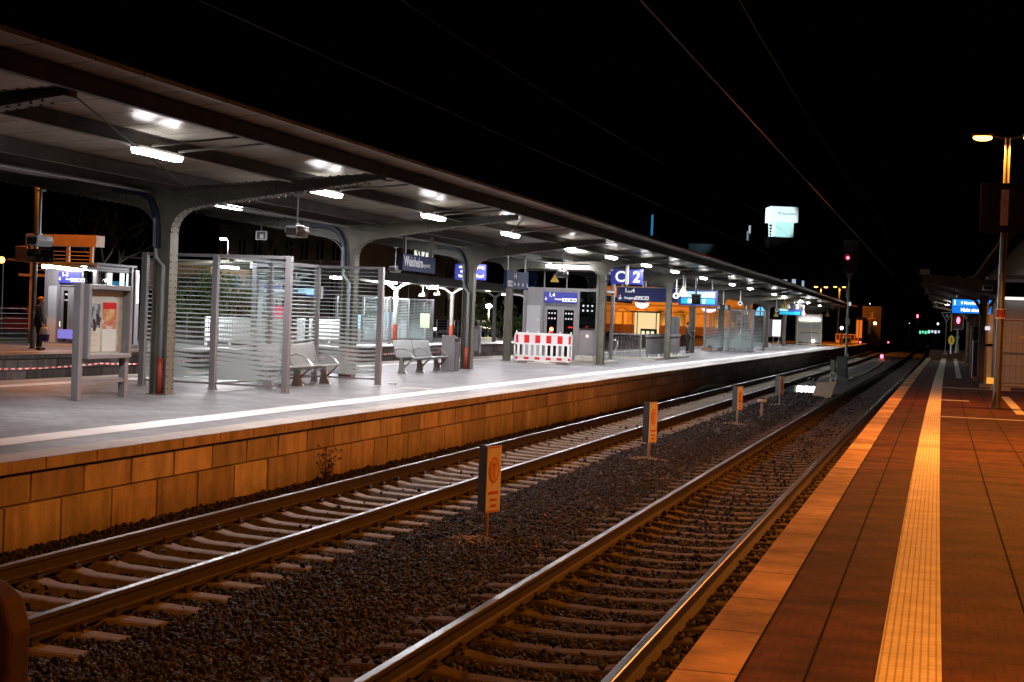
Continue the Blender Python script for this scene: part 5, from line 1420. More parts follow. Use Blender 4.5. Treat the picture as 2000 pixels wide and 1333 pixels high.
mb = MB(); mb.bb((-.16, 0, 0), (.16, .4, 1.55)); mb.build('body', alu_d, t, bevel=.02); mb = MB(); mb.bb((-.12, -.012, .1), (.12, -.002, 1.45)); mb.build('door', black, t)
t = thing('steel_frame', 'slim rust lit steel post with a small lit sign beside the lamp post', 'post', tuple(at(1928, 758, 47)))
zc = t.location.z; hh = at(1928, 590, 47).z-zc
mb = MB(); mb.bb((-.10, 0, 0), (-.05, .05, hh)); mb.bb((.10, 0, 0), (.13, .05, hh)); mb.bb((-.10, 0, hh*.48), (.13, .05, hh*.51)); mb.bb((-.2, -.1, 0), (.1, .3, .12)); mb.build('posts', pole_m, t)
mb = MB(); mb.bb((-.04, -.0, .1), (.09, .03, hh*.86)); mb.build('frosted_pane', frost_plain if 'frost_plain' in globals() else mat('pale_pane', (.45, .5, .48), .3), t)
mb = MB(); c = at(1934, 744, 46.9); mb.bb((c.x-t.location.x-.10, -.1, c.z-zc-.09), (c.x-t.location.x+.10, -.05, c.z-zc+.09)); mb.build('lit_box', emit('amber_box', (1, .42, .06), .9), t)
mb = MB(); c = at(1931, 642, 46.9); mb.bb((c.x-t.location.x-.10, -.1, c.z-zc-.05), (c.x-t.location.x+.04, -.05, c.z-zc+.06)); mb.build('white_sign', emit('white_box', (.8, .8, 1), .9), t)
rx0 = at(1962, 760, 49.5).x
t, W, D = lift('orange lit lift house at the right border behind the mesh fence', rx0-.2, rx0+3.3, 49.6, 52.2, P1, 3.4, '1')
mb = MB(); mb.bb((.1, -.5, 2.72), (W*.26, -.05, 2.80)); mb.build('door_lamp', emit('soft_lamp', (1, .97, .9), 1.1), t)
mb = MB(); mb.bb((W*.25, -.02, .35), (W*.7, .0, .40)); mb.build('floor_light', emit('floor_strip', (.75, .75, 1), 1.5), t)
# construction mesh fence
t = thing('mesh_fence', 'tall wire mesh construction fence in front of the lift at right', 'fence', (0, 0, 0))
fx0, fx1, fy = at(1950, 760, 46.0).x, 8.2, 46.5
mb = MB(); mb.bar((fx0, fy, P1+.12), (fx0, fy, P1+2.05), .035, .035); mb.bar((fx1, fy, P1+.12), (fx1, fy, P1+2.05), .035, .035)
mb.bar((fx0, fy, P1+2.05), (fx1, fy, P1+2.05), .035, .035); mb.bar((fx0, fy, P1+.12), (fx1, fy, P1+.12), .035, .035); mb.build('frame', mat('fence_rust', (.20, .09, .05), .6), t)
mb = MB()
for x in np.arange(fx0+.16, fx1, .16): mb.bar((x, fy, P1+.12), (x, fy, P1+2.05), .007, .007)
for z in np.arange(P1+.4, P1+2, .33): mb.bar((fx0, fy, z), (fx1, fy, z), .006, .006)
mb.build('mesh', mat('fence_wire', (.14, .08, .05), .6), t)
mb = MB(); mb.bb((fx0-.2, fy-.3, P1), (fx0+.35, fy+.3, P1+.12)); mb.build('foot', conc, t)
# station building at right
t = thing('station_building', 'dark station building with overhanging eaves behind the lamp post', 'building', (0, 0, 0))
wallb = mat('building_wall_brown', (.16, .10, .06), .8, 0, .25, 2, .2, 20)
mb = MB(); mb.bb((6.3, 58, .7), (18, 120, 6.6)); mb.build('wall', wallb, t)
mb = MB(); mb.prism([(5.3, 6.4), (12, 9.8), (19, 6.4), (19, 6.2), (12, 9.6), (5.3, 6.2)], lambda a, b, t_: (a, t_, b), 56.8, 121); mb.build('roof', brown_w, t)
mb = MB()
for x in (8, 11, 14): mb.bb((x, 57.96, 1.6), (x+1.3, 57.99, 3.6)); mb.bb((x, 57.96, 4.4), (x+1.3, 57.99, 6.0))
mb.build('window', glass_dk, t)
mb = MB(); mb.bb((5.6, 57.7, 3.9), (18, 57.98, 4.25)); mb.build('cornice', brown_w, t)
mb = MB(); mb.bb((6.28, 57.98-.1, .7), (6.5, 58.2, 6.6)); mb.build('corner_pier', wallb, t)
# ================================================================== far platform and beyond
def small_point(parent, loc, p, col, r=.15): return lightchild(parent, 'lamp_light', 'POINT', loc, p, col, r)
# lit lift + shelter at far left
lx0 = at(100, 690, 47).x; lx1 = at(150, 690, 47).x
t, W, D = lift('white lit lift house on the far platform behind the waiting person', at(88, 690, 47.0).x, at(182, 690, 47).x, 47.0, 49.4, P3, 2.9, '1-3')
mb = MB(); mb.bb((.35, -.9, 2.72), (W*.55, -.75, 2.84)); mb.bb((W*.60, -.9, 2.70), (W*1.05, -.75, 2.82)); mb.build('tube_lamp', em_far, t)
mb = MB(); mb.bb((W*.27, -.06, .3), (W*.9, -.05, .62)); mb.build('lit_plinth', emit('violet_lit', (.30, .28, .95), .6), t)
mb = MB(); mb.prism([(-.9, 2.95), (W+.2, 2.72), (W+.2, 2.80), (-.9, 3.02)], lambda a, b, t_: (a, t_, b), -1.1, .1); mb.build('entry_roof', alu_d, t)
t = thing('louvred_kiosk', 'orange lit louvred roof structure over the far lift', 'building', (0, 0, 0))
c0 = at(75, 560, 50); c1 = at(205, 462, 50)
sodm = mat('kiosk_paint', (.50, .32, .20), .6, 0, .1, 3)
mb = MB(); mb.bb((c0.x-.2, 49.4, c1.z-.42), (c1.x, 50.0, c1.z)); mb.build('roof', sodm, t)
mb = MB()
for x in (c0.x, (c0.x*.45+c1.x*.55), c1.x-.25): mb.bb((x-.06, 49.5, P3), (x+.06, 49.6, c1.z-.42))
mb.build('post', sodm, t)
mb = MB(); 
for k in range(6): z = c1.z-.62-k*.14; mb.bar((c0.x, 49.55, z), (c1.x-.3, 49.55, z), .10, .03)
mb.build('louvre', sodm, t)
mb = MB(); mb.bb((c0.x-.4, 49.3, 3.22), (c1.x-.9, 49.5, 3.32)); mb.build('beam', sodm, t)
# lit glass beyond: shop tubes
t = thing('lit_showcase', 'bright white and cyan lit glass case right of the far lift', 'display case', tuple(at(205, 690, 54)))
h_ = at(205, 530, 54).z-t.location.z; w2 = at(250, 690, 54).x-t.location.x
mb = MB()
for x in (.12, .72, 1.05, 1.45): mb.bb((x*.9-.1, 0, h_*.62), (x*.9+.07, .05, h_*.98))
mb.bb((1.2, 0, .4), (1.27, .05, h_*.9)); mb.build('tube_lamp', em_txt, t)
mb = MB(); mb.bb((0, .08, h_*.70), (w2+.2, .1, h_*.88)); mb.build('cyan_panel', emit('cyan_panel_glow', (.02, .22, .40), .7), t)
mb = MB(); mb.bb((-.1, -.1, 0), (-.02, .2, h_)); mb.bb((w2+.2, -.1, 0), (w2+.28, .2, h_)); mb.bb((-.1, -.1, h_), (w2+.28, .2, h_+.08)); mb.build('frame', alu_d, t)
# far sodium post and way sign 1-3
c = at(63, 683, 44); lamp_pole('lamp post on the far platform beside the waiting person', c.x, 44, 800, 6.3, P3)
t, W, H = hung('way_sign', 'dark way sign reading 1-3 beside an orange lit board at far left', 54, 486, 104, 513, 43.8, signblue_d, rods=(), th=.06)
text(t, '1-3', (W*.28, -.033, H*.72), H*.42, signgrey, bold=.004); text(t, 'Taxi', (W*.22, -.033, H*.25), H*.24, signgrey); arrow(t, (W*.55, -.031, H*.25), H*.3, 0, signgrey, 'y'); pictos(t, W*.02, H*.1, H*.3, signgrey, signblue_d, 2, 'y', -.0305); arrow(t, (W*.9, -.031, H*.25), H*.3, -45, signgrey, 'y')
t, W, H = hung('info_board', 'plain orange lit board left of the 1-3 sign', 31, 481, 53, 512, 43.8, sodm, rods=(), th=.06)
# canopy of the far platform
t = thing('far_canopy', 'low dark canopy on round posts over the far platform', 'canopy', (0, 0, 0))
XF = -27.0
far_steel = mat('far_canopy_grey', (.20, .20, .18), .55, 0, .15, 3)
mb = MB(); sweep(mb, [(0, 3.95), (.12, 3.95), (.12, 4.42), (0, 4.42)], XF+2.9, 56, 132); mb.build('fascia', alu_d, t)
mb = MB(); sweep(mb, [(-3, 4.25), (0, 4.05), (2.9, 4.25), (2.9, 4.33), (0, 4.13), (-3, 4.33)], XF, 56, 132); mb.build('roof_sheet', roof_m, t)
for i, y in enumerate((62, 75.3, 84.6, 93.2, 102, 112, 122)):
    mb = MB(); x = -24.5-.0+S(y)-S(75) if i else -25; x = XF+.6+S(y)
    xx = {75.3: -24.49, 84.6: -24.38, 93.2: -24.28}.get(y, -24.4)
    mb.tube([(xx, y, P3+1.0), (xx, y, 3.7)], .12, 10); mb.strip([(0, 3.3), (.1, 3.6), (.5, 3.85), (1.2, 4.05)], lambda a, b, t_: (xx+a-.0, y+t_, b), -.1, .1, .12); mb.strip([(0, 3.3), (-.1, 3.6), (-.5, 3.85), (-2.0, 4.0)], lambda a, b, t_: (xx+a, y+t_, b), -.1, .1, -.12)
    mb.build('post', far_steel, t)
    mb = MB(); mb.tube([(xx, y, P3), (xx, y, P3+1.02)], .13, 10); mb.build('red_base', redbrown if y < 90 else far_steel, t)
def far_lamp(label, px, py, X, p=1500):
    # find y on plane x=X for that pixel
    d = CF+CR*((px-1000)/FPX)-CU*((py-666.5)/FPX); k = (X-CX)/d.x; c = Vector((CX, 0, CZ))+d*k
    t = thing('far_tube_lamp', label, 'lamp', tuple(c), 0, 'tube lamps under the far canopy')
    mb = MB(); mb.bb((-.08, -.75, -.05), (.08, .75, .03)); mb.build('diffuser', em_far, t); mb = MB(); mb.bb((-.1, -.8, .035), (.1, .8, .09)); mb.build('housing', alu_d, t)
    small_point(t, (0, 0, -.25), p, WHITE_L, .2)
for lb, px, py in (('white tube lamp behind the top of the near glass shelter', 447, 522), ('small lamp seen through the right pane of the near shelter', 660, 543), ('tube lamp just right of the near shelter corner post', 763, 552), ('tube lamp below the station name sign', 845, 563), ('tube lamp left of the square post before the lift', 989, 576)):
    far_lamp(lb, px, py, -24.6)
for i, (px, py) in enumerate(((855, 575), (840, 577), (1133, 590))):
    t = thing('bracket_lamp', ['white bracket lamp below the far canopy left of the third column', 'small pair of spot heads left of the white bracket lamp', 'twin white spot heads left of the lift house'][i], 'floodlight', tuple(at(px if i != 1 else 826, py, 76)))
    mb = MB(); mb.tube([(0, 0, .5), (0, 0, 0)], .04, 6); mb.box((0, -.05, 0), (.34, .2, .12)); mb.build('head', whitep, t); mb = MB(); mb.box((.1, -.16, .05), (.10, .02, .2)); mb.build('lens', signwhite, t)
# far platform furniture
shelter('glass wind shelter on the far platform between red based posts', -26.0, 74.5, 3.0, 7.0, 2.45, 'glass wind shelters on the platforms')
t = thing('picket_railing', 'white picket railing round the stairs of the far platform', 'railing', (0, 0, 0))
mb = MB(); y0_, y1_ = 56.5, 73.0
XR = -25.9
mb.bb((XR-.03, y0_, 1.88), (XR+.03, y1_, 1.94)); mb.bb((XR-.02, y0_, .95), (XR+.02, y1_, 1.0))
for y in np.arange(y0_, y1_, 2.2): mb.bb((XR-.04, y, P3), (XR+.04, y+.09, 1.95))
mb.build('frame', signwhite, t)
mb = MB()
for y in np.arange(y0_+.12, y1_, .16): mb.bb((XR-.012, y, 1.0), (XR+.012, y+.07, 1.88))
mb.build('bars', signwhite, t)
t = thing('mesh_railing', 'low mesh fence of horizontal bars along the back of the far platform', 'fence', (0, 0, 0))
mb = MB(); XB = -31.2
for y in np.arange(30, 170, 2.5): mb.box((XB, y, P3+.62), (.06, .06, 1.25))
mb.build('post', mat('dull_post', (.22, .21, .2), .6), t)
mb = MB()
for z in np.arange(P3+.1, P3+1.25, .19): mb.bb((XB-.01, 30, z), (XB+.01, 170, z+.02))
mb.build('wire', mat('dull_wire', (.10, .09, .08), .6), t)
t, W, D = lift('pale lift house with posters on the far platform seen through the near shelter', at(497, 680, 61).x, at(563, 680, 61).x, 61, 63, P3, 2.25, '1-4')
mb = MB(); mb.bb((W*.20, -.08, .9), (W*.42, -.065, 1.85)); mb.build('photo_poster', pm1, t); mb = MB(); mb.bb((W*.55, -.08, 1.1), (W*.88, -.065, 1.75)); mb.build('pink_poster', mat('pink_paper', (.55, .08, .14), .5), t)
mb = MB(); mb.prism([(.0, 0), (.34, 0), (.17, .34)], lambda a, b, t_: (W*.5+a, t_, 2.45+b), -.03, -.02); mb.build('warning_triangle', yellowp, t)
t, W, H = display('far platform display glowing white, seen through the near shelter', 568, 560, 634, 582, 62.5, ((.04, .80, .25, .85, 1), (.04, .80, .2, .24, 0)), em_b1, em_dispw)
mb = MB(); mb.bb((W*.93, -.14, -.06), (W*.98, -.12, H*1.1)); mb.build('edge_strip', palecream, t)
for i, (px, Y, a_, b_) in enumerate(((701, 72, 614, 642), (758, 80, 610, 640), (829, 84, 613, 640))):
    c = at(px, b_, Y); t = thing('lit_column', ['slim white lit advertising panel between the second column and shelter post', 'white lit panel inside the far glass shelter, left one', 'yellowish lit panel inside the far glass shelter, right one'][i], 'lit panel', (c.x, Y, P3)); h2 = at(px, a_, Y).z-P3
    mb = MB(); mb.bb((-.06 if i == 0 else -.28, 0, c.z-P3), (.06 if i == 0 else .28, .04, h2)); mb.build('panel', emit('panel_glow_yellow', (.75, .9, .5), .9) if i == 2 else em_dispw, t); mb = MB(); mb.bb((-.05, .05, 0), (.05, .1, h2)); mb.build('post', galv, t)
t = thing('grey_box', 'flat pale grey box right of the third column across the tracks', 'cabinet', tuple(at(928, 690, 60)))
mb = MB(); mb.bb((-.16, 0, 0), (.16, .3, 1.12)); mb.build('body', alu, t, bevel=.02); mb = MB(); mb.bb((-.1, -.01, .1), (.12, -.002, 1.0)); mb.build('door', mat('light_grey_door', (.42, .43, .46)), t)
# barrier tape across the far wall
t = thing('tape_rail', 'red and white barrier tape strung along the far side of the island platform', 'barrier tape')
mb = MB()
zt_ = lambda y: 1.02-.05*math.sin((y % 5)/5*math.pi)
vs = []
for k in range(276):
    y = 24+k*.12; vs += [(-15.0, y, zt_(y)-.017), (-15.0, y, zt_(y)+.017)]
mb.add(vs, [(2*k, 2*k+1, 2*k+3, 2*k+2) for k in range(275)]); mb.m = [k % 2 for k in range(275)]
mb.build('tape', [signwhite, redp], t)
for y in np.arange(26, 57, 5): m2 = MB(); m2.tube([(-15.0, y, P2), (-15.0, y, 1.08)], .018, 6); m2.build('stake', redbrown, t)

# hedge and shrubs behind the far platform
leaf_m = mat('leaf_green', (.07, .12, .03), .7, 0, .5, 5)
def shrub(label, x, y, z, w_, d_, h, n, cat='shrub', seed=0, parent=None, trunk=True):
    rr_ = random.Random(seed); t = thing('shrub', label, cat, (x, y, z)); mb = MB(); lf = MB()
    for i in range(10):
        a = rr_.uniform(0, 6.28); e = (math.cos(a)*w_*.35, math.sin(a)*d_*.35, h*rr_.uniform(.5, .9)); mb.tube([(0, 0, 0), (e[0]*.4, e[1]*.4, e[2]*.5), e], [.04, .025, .008], 5)
    mb.build('stems', mat('bark', (.08, .05, .035), .9), t)
    cl = [(rr_.uniform(-.4, .4)*w_, rr_.uniform(-.4, .4)*d_, rr_.uniform(.35, .95)*h, rr_.uniform(.12, .25)) for _ in range(22)]
    for i in range(n):
        c = rr_.choice(cl); k = min(w_, h)*c[3]
        p = Vector((c[0]+rr_.gauss(0, k*.5), c[1]+rr_.gauss(0, k*.5), max(.05, c[2]+rr_.gauss(0, k*.45)))); s = rr_.uniform(.05, .12)
        u = Vector((rr_.uniform(-1, 1), rr_.uniform(-1, 1), rr_.uniform(-1, 1))).normalized()*s; v = u.cross(Vector((rr_.uniform(-1, 1), rr_.uniform(-1, 1), rr_.uniform(-1, 1)))).normalized()*s*.6
        lf.add([p-u, p+v, p+u, p-v], [(0, 1, 2, 3)])
    lf.build('foliage', leaf_m, t); return t
shrub('green bush seen between the first column and the shelter', at(385, 660, 66).x, 66, .7, 3.4, 2.5, 1.6, 1500, seed=1)
shrub('leafy green bush behind the first panel of the near shelter', at(390, 640, 72).x, 72, .7, 3.5, 3, 3.4, 1800, seed=2)
shrub('sparse bush with yellow leaves behind the second shelter panel', at(455, 640, 74).x, 74, .7, 3.2, 3, 3.6, 700, seed=3)
shrub('low bush behind the railing left of the third column', at(718, 660, 98).x, 98, .7, 4, 3, 2.2, 1200, seed=4)
shrub('dark bush beyond the fence left of the lift house', at(975, 650, 110).x, 110, .6, 5, 4, 3, 1200, seed=5)
# bare tree with golden twigs lit from below
def tree(label, x, y, z, h, seed, leafy=0, mt=None):
    rr_ = random.Random(seed); t = thing('bare_tree', label, 'tree', (x, y, z)); tr_ = MB(); br_ = MB()
    def grow(p, d, L, r, lev, mbx):
        q = p+d*L; mid = p+d*L*.5+Vector((rr_.uniform(-1, 1), rr_.uniform(-1, 1), 0))*L*.06
        mbx.tube([p, mid, q], [r, r*.85, r*.65], 6 if lev < 2 else 4)
        if lev >= 5: return
        for k in range(3 if lev < 3 else 2):
            nd = (d+Vector((rr_.uniform(-1, 1), rr_.uniform(-1, 1), rr_.uniform(-.2, .6)))*.75).normalized(); grow(q, nd, L*rr_.uniform(.6, .82), r*.6, lev+1, br_)
    grow(Vector((0, 0, 0)), Vector((0, 0, 1)), h*.28, h*.018, 0, tr_)
    tr_.build('trunk', mat('bark', (.08, .05, .035), .9), t); br_.build('crown', mt or mat('twig_gold', (.07, .045, .02), .8), t); return t
tree('bare tree behind the station name sign', at(830, 620, 105).x, 105, .6, 11, 3)
tree('bare tree lit orange left of the blue C sign', at(878, 620, 98).x, 98, .6, 9, 5)
tree('bare tree above the orange louvred kiosk', at(190, 600, 62).x, 62, .6, 8.5, 9)
tree('bare tree above the near glass shelter', at(500, 600, 80).x, 80, .6, 9, 12)
# road lamps, cars, buildings
t = thing('street_lamp', 'white glowing street lamp above the near glass shelter', 'street lamp', (at(434, 640, 90).x, 90, .6))
zc = at(430, 467, 90).z-.6; mb = MB(); mb.tube([(.25, 0, 0), (.25, 0, zc-.1), (.0, 0, zc)], .06, 8); mb.build('pole', galv, t); mb = MB(); mb.ball((-.15, 0, zc), .26, 10, 0, (1, .6, .3)); mb.build('lamp_head', em_far, t); small_point(t, (-.15, 0, zc-.4), 500, (1, .9, .75), .2)
t = thing('street_lamp', 'round white street lamp right of the third column', 'street lamp', (at(953, 640, 120).x, 120, .6))
zc = at(953, 598, 120).z-.6; mb = MB(); mb.tube([(0, .1, 0), (0, .1, zc)], .06, 8); mb.build('pole', galv, t); mb = MB(); mb.ball((0, 0, zc), .26, 10, 0, (1, 1, .7)); mb.build('lamp_head', em_far, t); small_point(t, (0, -.1, zc-.5), 500, (1, .75, .4), .2)
for i, (px, py, Y, r_, col_) in enumerate(((3, 508, 60, .16, (1, .35, .08)), (797, 548, 110, .10, (1, 1, .9)), (706, 496, 130, .12, (1, 1, .9)), (1258, 601, 180, .0, None), (1380, 600, 140, .0, None), (1644, 641, 160, .18, (1, .95, .8)), (1699, 594, 230, .07, (.6, .7, .8)), (1832, 633, 260, .16, (.95, 1, 1)), (1776, 632, 260, .05, (.5, .6, .6)), (1709, 632, 190, .20, (1, .7, .35)))):
    if col_ is None: continue
    c = at(px, py, Y); t = thing('distant_lamp', ['orange glowing lamp at the far left border', 'tiny white lamp beside the station name sign', 'tiny white lamp above the second big arch', '', '', 'round white lamp above the orange lit barrier', 'faint star like lamp right of the signal mast', 'white point lamp left of the triangle board', 'faint lamp near the track vanishing point', 'warm wall lamp on the dim far facade'][i], 'lamp', (c.x, Y, 0))
    mb = MB(); mb.tube([(0, .12, 0), (0, .12, c.z)], .04, 5); mb.build('post', black, t); mb = MB(); mb.ball((0, 0, c.z), r_, 8); mb.build('globe', emit('globe_%d' % i, col_, 6), t)
def car(label, x, y, rz, col):
    t = thing('parked_car', label, 'car', (x, y, .6), rz, 'cars on the road behind the platforms'); pm = mat('car_'+label.split()[0], col, .25, .3, .02, 2)
    mb = MB(); body = [(-2.1, .35), (-2.1, .75), (-1.3, .9), (-.8, 1.38), (.7, 1.42), (1.45, .92), (2.0, .82), (2.12, .6), (2.12, .3), (-2.1, .3)]
    mb.prism(body, lambda a, b, t_: (a, t_, b), -.85, .85); mb.build('body', pm, t, bevel=.06)
    mb = MB(); mb.prism([(-1.15, .95), (-.72, 1.33), (.65, 1.36), (1.25, .95)], lambda a, b, t_: (a, t_, b), -.86, .86); mb.build('windows', glass_dk, t)
    for a in (-1.35, 1.35):
        for s in (-.8, .8): mb = MB(); mb.tube([(a, s-.1, .32), (a, s+.1, .32)], .32, 12); mb.build('wheel', black, t)
    for s in (-.6, .6): mb = MB(); mb.ball((2.1, s, .66), .12, 8); mb.build('headlight', emit('car_light', (1, .72, .38), 12), t)
    return t
car('dark car with glowing headlights behind the fence left of the third column', at(868, 640, 112).x, 112, R(-75), (.03, .03, .035))
car('silver car behind the wire fence right of the third column', at(925, 645, 118).x, 118, R(160), (.3, .3, .32))
car('red car parked behind the fence at far left', at(20, 640, 62).x, 62, R(20), (.25, .03, .02))
brickw = mat('orange_plaster', (.50, .33, .17), .8, 0, .15, 1.2)
darkw = mat('dim_plaster', (.14, .09, .06), .85, 0, .2, 1.0)
winm = mat('window_dark', (.02, .02, .025), .2)
trimm = mat('stone_trim', (.30, .19, .10), .8)
def house(label, px0, px1, ptop, Y, wall, wins, depth=10, zb=.6, roof=True, win_m=None):
    a = at(px0, ptop, Y); b = at(px1, ptop, Y); W = b.x-a.x; H = a.z-zb
    t = thing('building', label, 'building', (a.x, Y, zb))
    mb = MB(); mb.bb((0, 0, 0), (W, depth, H)); mb.build('wall', wall, t)
    if roof: mb = MB(); mb.prism([(-.4, H), (W+.4, H), (W-1.5, H+2.2), (1.5, H+2.2)], lambda p, q, t_: (p, t_, q), -.4, depth); mb.build('roof', mat('roof_dark', (.035, .022, .018), .9), t)
    for (fx, fz, fw, fh, lit) in wins:
        mb = MB(); x0, z0 = W*fx, H*fz; mb.bb((x0, -.03, z0), (x0+W*fw, -.01, z0+H*fh)); o = mb.build('window', lit or winm, t)
        mb = MB(); mb.bb((x0-.12, -.10, z0-.14), (x0+W*fw+.12, -.0, z0-.03)); mb.bb((x0+W*fw/2-.04, -.045, z0), (x0+W*fw/2+.04, -.031, z0+H*fh)); mb.build('frame', trimm, o)
    return t, W, H
gw = [(x/9+.03, z, .05, .18, None) for x in range(9) for z in (.12, .40, .68)]
house('dim brown apartment house behind the near shelter', 430, 705, 440, 125, darkw, gw)
em_win = emit('window_lit', (.95, 1, .85), 1.0)
house('dark house with two lit window panes above the name sign', 706, 900, 430, 140, darkw, [(x/6+.04, z, .06, .16, None) for x in range(6) for z in (.15, .42)]+[(.55, .66, .14, .13, em_win)])
house('low orange brick house behind the picket railing', 430, 545, 575, 112, brickw, [(.1+.2*i, .2, .08, .45, None) for i in range(4)], 8)
house('low reddish shed roof left of the near shelter', 288, 412, 505, 75, brickw, [], 5, 3.2, False)
house('dim far facade beyond the tracks with a warm lamp', 1685, 1722, 598, 195, mat('ochre_plaster', (.05, .032, .018), .8), [(.3, .3, .2, .3, None), (.4, .7, .25, .15, None)], 8, roof=False)
house('small far facade glowing orange right of the orange lit barrier', 1671, 1687, 620, 190, mat('dark_house', (.03, .018, .014)), [(.15, .25, .7, .65, emit('floodlit_front_glow', (1, .22, .02), .7))], 8, roof=False)  # the window panel is an added glow for the floodlight on the facade
em_cold = emit('cold_window', (.55, .75, .95), .75)
house('large dark building with three cold lit windows above the canopy', 1400, 1640, 533, 300, mat('dark_house', (.03, .018, .014), .9), [(.55, .80, .030, .12, em_cold), (.62, .80, .030, .13, em_cold), (.70, .80, .018, .11, em_cold)], 15)
# orange station hall with arched windows, beyond
YB = 236
a = at(1150, 556, YB); b = at(1482, 556, YB); W = b.x-a.x; H = a.z-.6
t = thing('arched_hall', 'orange floodlit hall with arched windows and cornices behind the stair parapet', 'building', (a.x, YB, .6))
mb = MB(); mb.bb((0, 0, 0), (W, 12, H)); mb.build('wall', brickw, t)
mb = MB(); zc1 = at(1240, 598, YB).z-.6; zc2 = at(1240, 611, YB).z-.6
for z in (zc1, zc2, H-.3): mb.bb((-.1, -.35, z), (W+.1, -.001, z+.22))
for x in np.arange(0, W, 2.78): mb.bb((x, -.12, 0), (x+.35, -.002, zc2))
mb.build('cornice', trimm, t)
for k in range(8):
    x = at(1202+k*38, 650, YB).x-a.x; w_ = 1.75
    if k == 4: continue
    mb = MB(); pts = [(x, 1.0)]+[(x+w_/2-w_/2*math.cos(p), 3.2+w_/2*.6*math.sin(p)) for p in np.linspace(0, math.pi, 9)]+[(x+w_, 1.0)]
    mb.prism(pts, lambda p, q, t_: (p, t_, q), -.04, -.01); o = mb.build('arched_window', mat('pale_arch_panel', (.66, .52, .30), .7) if k < 2 else winm, t)
    mb = MB(); ar_ = [(x-.12+(w_+.24)/2-(w_+.24)/2*math.cos(p), 3.2+(w_+.24)/2*.6*math.sin(p)) for p in np.linspace(0, math.pi, 9)]; mb.strip(ar_, lambda p, q, t_: (p, t_, q), -.14, -.041, .14); mb.build('arch_trim', trimm, o)
mb = MB(); mb.bb((0, -.6, 0), (W, -.15, 1.3)); mb.build('plinth', mat('dark_brick', (.12, .05, .03)), t)
for k, fx in enumerate((.12, .42, .75)):
    lightchild(t, 'flood_light', 'AREA', (W*fx, -14, 1.5), 1500, (1, .36, .045), 1.5, (R(105), 0, 0))
t = thing('blue_arch_window', 'large cyan lit arched window between the far columns', 'window', tuple(at(1485, 617, 200)))
w_ = at(1497, 617, 200).x-at(1474, 617, 200).x; h2 = at(1485, 598, 200).z-t.location.z
mb = MB(); pts = [(-w_/2*math.cos(p), h2*math.sin(p)) for p in np.linspace(0, math.pi, 13)]; mb.prism(pts, lambda p, q, t_: (p, t_, q), 0, .1); mb.build('pane', emit('cyan_window', (.25, .68, 1.0), .95), t)
mb = MB(); mb.bb((-.06, -.06, 0), (.06, -.01, h2)); mb.strip([(-p[0]*1.04, p[1]*1.04) for p in pts], lambda p, q, t_: (p, t_, q), -.1, .1, .12); mb.bb((-w_/2-.3, .12, -10), (w_/2+.3, .3, 3.2)); mb.build('frame', mat('dark_house', (.03, .018, .014)), t)
# bright kiosk and pendant globe
k0 = at(1233, 655, 150); k1 = at(1283, 612, 150)
t = thing('lit_kiosk', 'bright cream lit kiosk on the far platform seen over the stair parapet', 'kiosk', (k0.x, 150, k0.z)); W, H = k1.x-k0.x, k1.z-k0.z
mb = MB(); mb.bb((0, 1.5, 0), (W, 1.6, H)); mb.build('back_wall', emit('kiosk_glow', (1, .74, .36), .95), t)
mb = MB(); mb.bb((-.15, -.2, H), (W+.15, 1.8, H+.12)); mb.bb((0, 0, 0), (.08, .1, H)); mb.bb((W*.2, 0, 0), (W*.2+.08, .1, H)); mb.bb((W-.08, 0, 0), (W, .1, H)); mb.bb((-.1, -.2, -1.6), (W+.1, 1.8, 0)); mb.build('frame', alu_d, t)
mb = MB(); mb.bb((W*.35, .2, 0), (W, .4, H*.30)); mb.build('counter', black, t)
mb = MB()
for k in range(3): mb.bb((W*.40+k*W*.19, .17, H*.05), (W*.40+k*W*.19+W*.12, .195, H*.2))
mb.build('lit_box', emit('kiosk_box_glow', (1, .85, .55), 1.2), t)
for i, (px, py, Y, w2, cc) in enumerate(((1254, 592, 72.5, .55, None), (1385, 603, 130, .62, None))):
    c = at(px, py, Y); t = thing('dome_mirror', ['white glowing half dome lamp hanging below the exit sign', 'white shell shaped lamp right of the waiting man'][i], 'lamp', tuple(c))
    mb = MB(); pts = [(-w2/2*math.cos(p)*1.2, -w2/2*1.0*math.sin(p)) for p in np.linspace(0, math.pi, 13)] if i == 0 else [(-w2*math.cos(p), -w2*.55*math.sin(p)) for p in np.linspace(0, math.pi, 13)]
    mb.prism(pts, lambda p, q, t_: (p, t_, q), -.1, .1); mb.build('dome', em_dispw if 0 else emit('dome_glow', (1, .93, 1), 1.5 if i == 0 else .8), t)
    mb = MB(); mb.bb((-w2*.3, -.12, 0), (w2*.3, .12, .06)); mb.tube([(0, 0, .06), (0, 0, .35)], .03, 6); mb.build('fitting', black, t)
t = thing('glass_cabin', 'grey framed glass cabin standing right of the stair parapet column', 'cabin', tuple(at(1306, 655, 110))); w_, h2 = at(1326, 655, 110).x-t.location.x, at(1306, 622, 110).z-t.location.z
mb = MB(); mb.bb((0, 0, h2), (w_, .3, h2+.12)); mb.bb((0, 0, 0), (.1, .2, h2)); mb.bb((w_*.48, 0, 0), (w_*.55, .2, h2)); mb.bb((w_-.1, 0, 0), (w_, .2, h2)); mb.bb((0, 0, -1.4), (w_, .3, 0)); mb.build('frame', alu, t); mb = MB(); mb.bb((.1, .1, 0), (w_-.1, .12, h2)); mb.build('pane', mat('pale_pane_grey', (.22, .26, .27), .3), t)
t = thing('orange_barrier', 'orange lit mesh railing with benches at the far platform end', 'barrier', tuple(at(1632, 669, 175)))
w_ = at(1676, 669, 175).x-t.location.x; h2 = at(1632, 652, 175).z-t.location.z
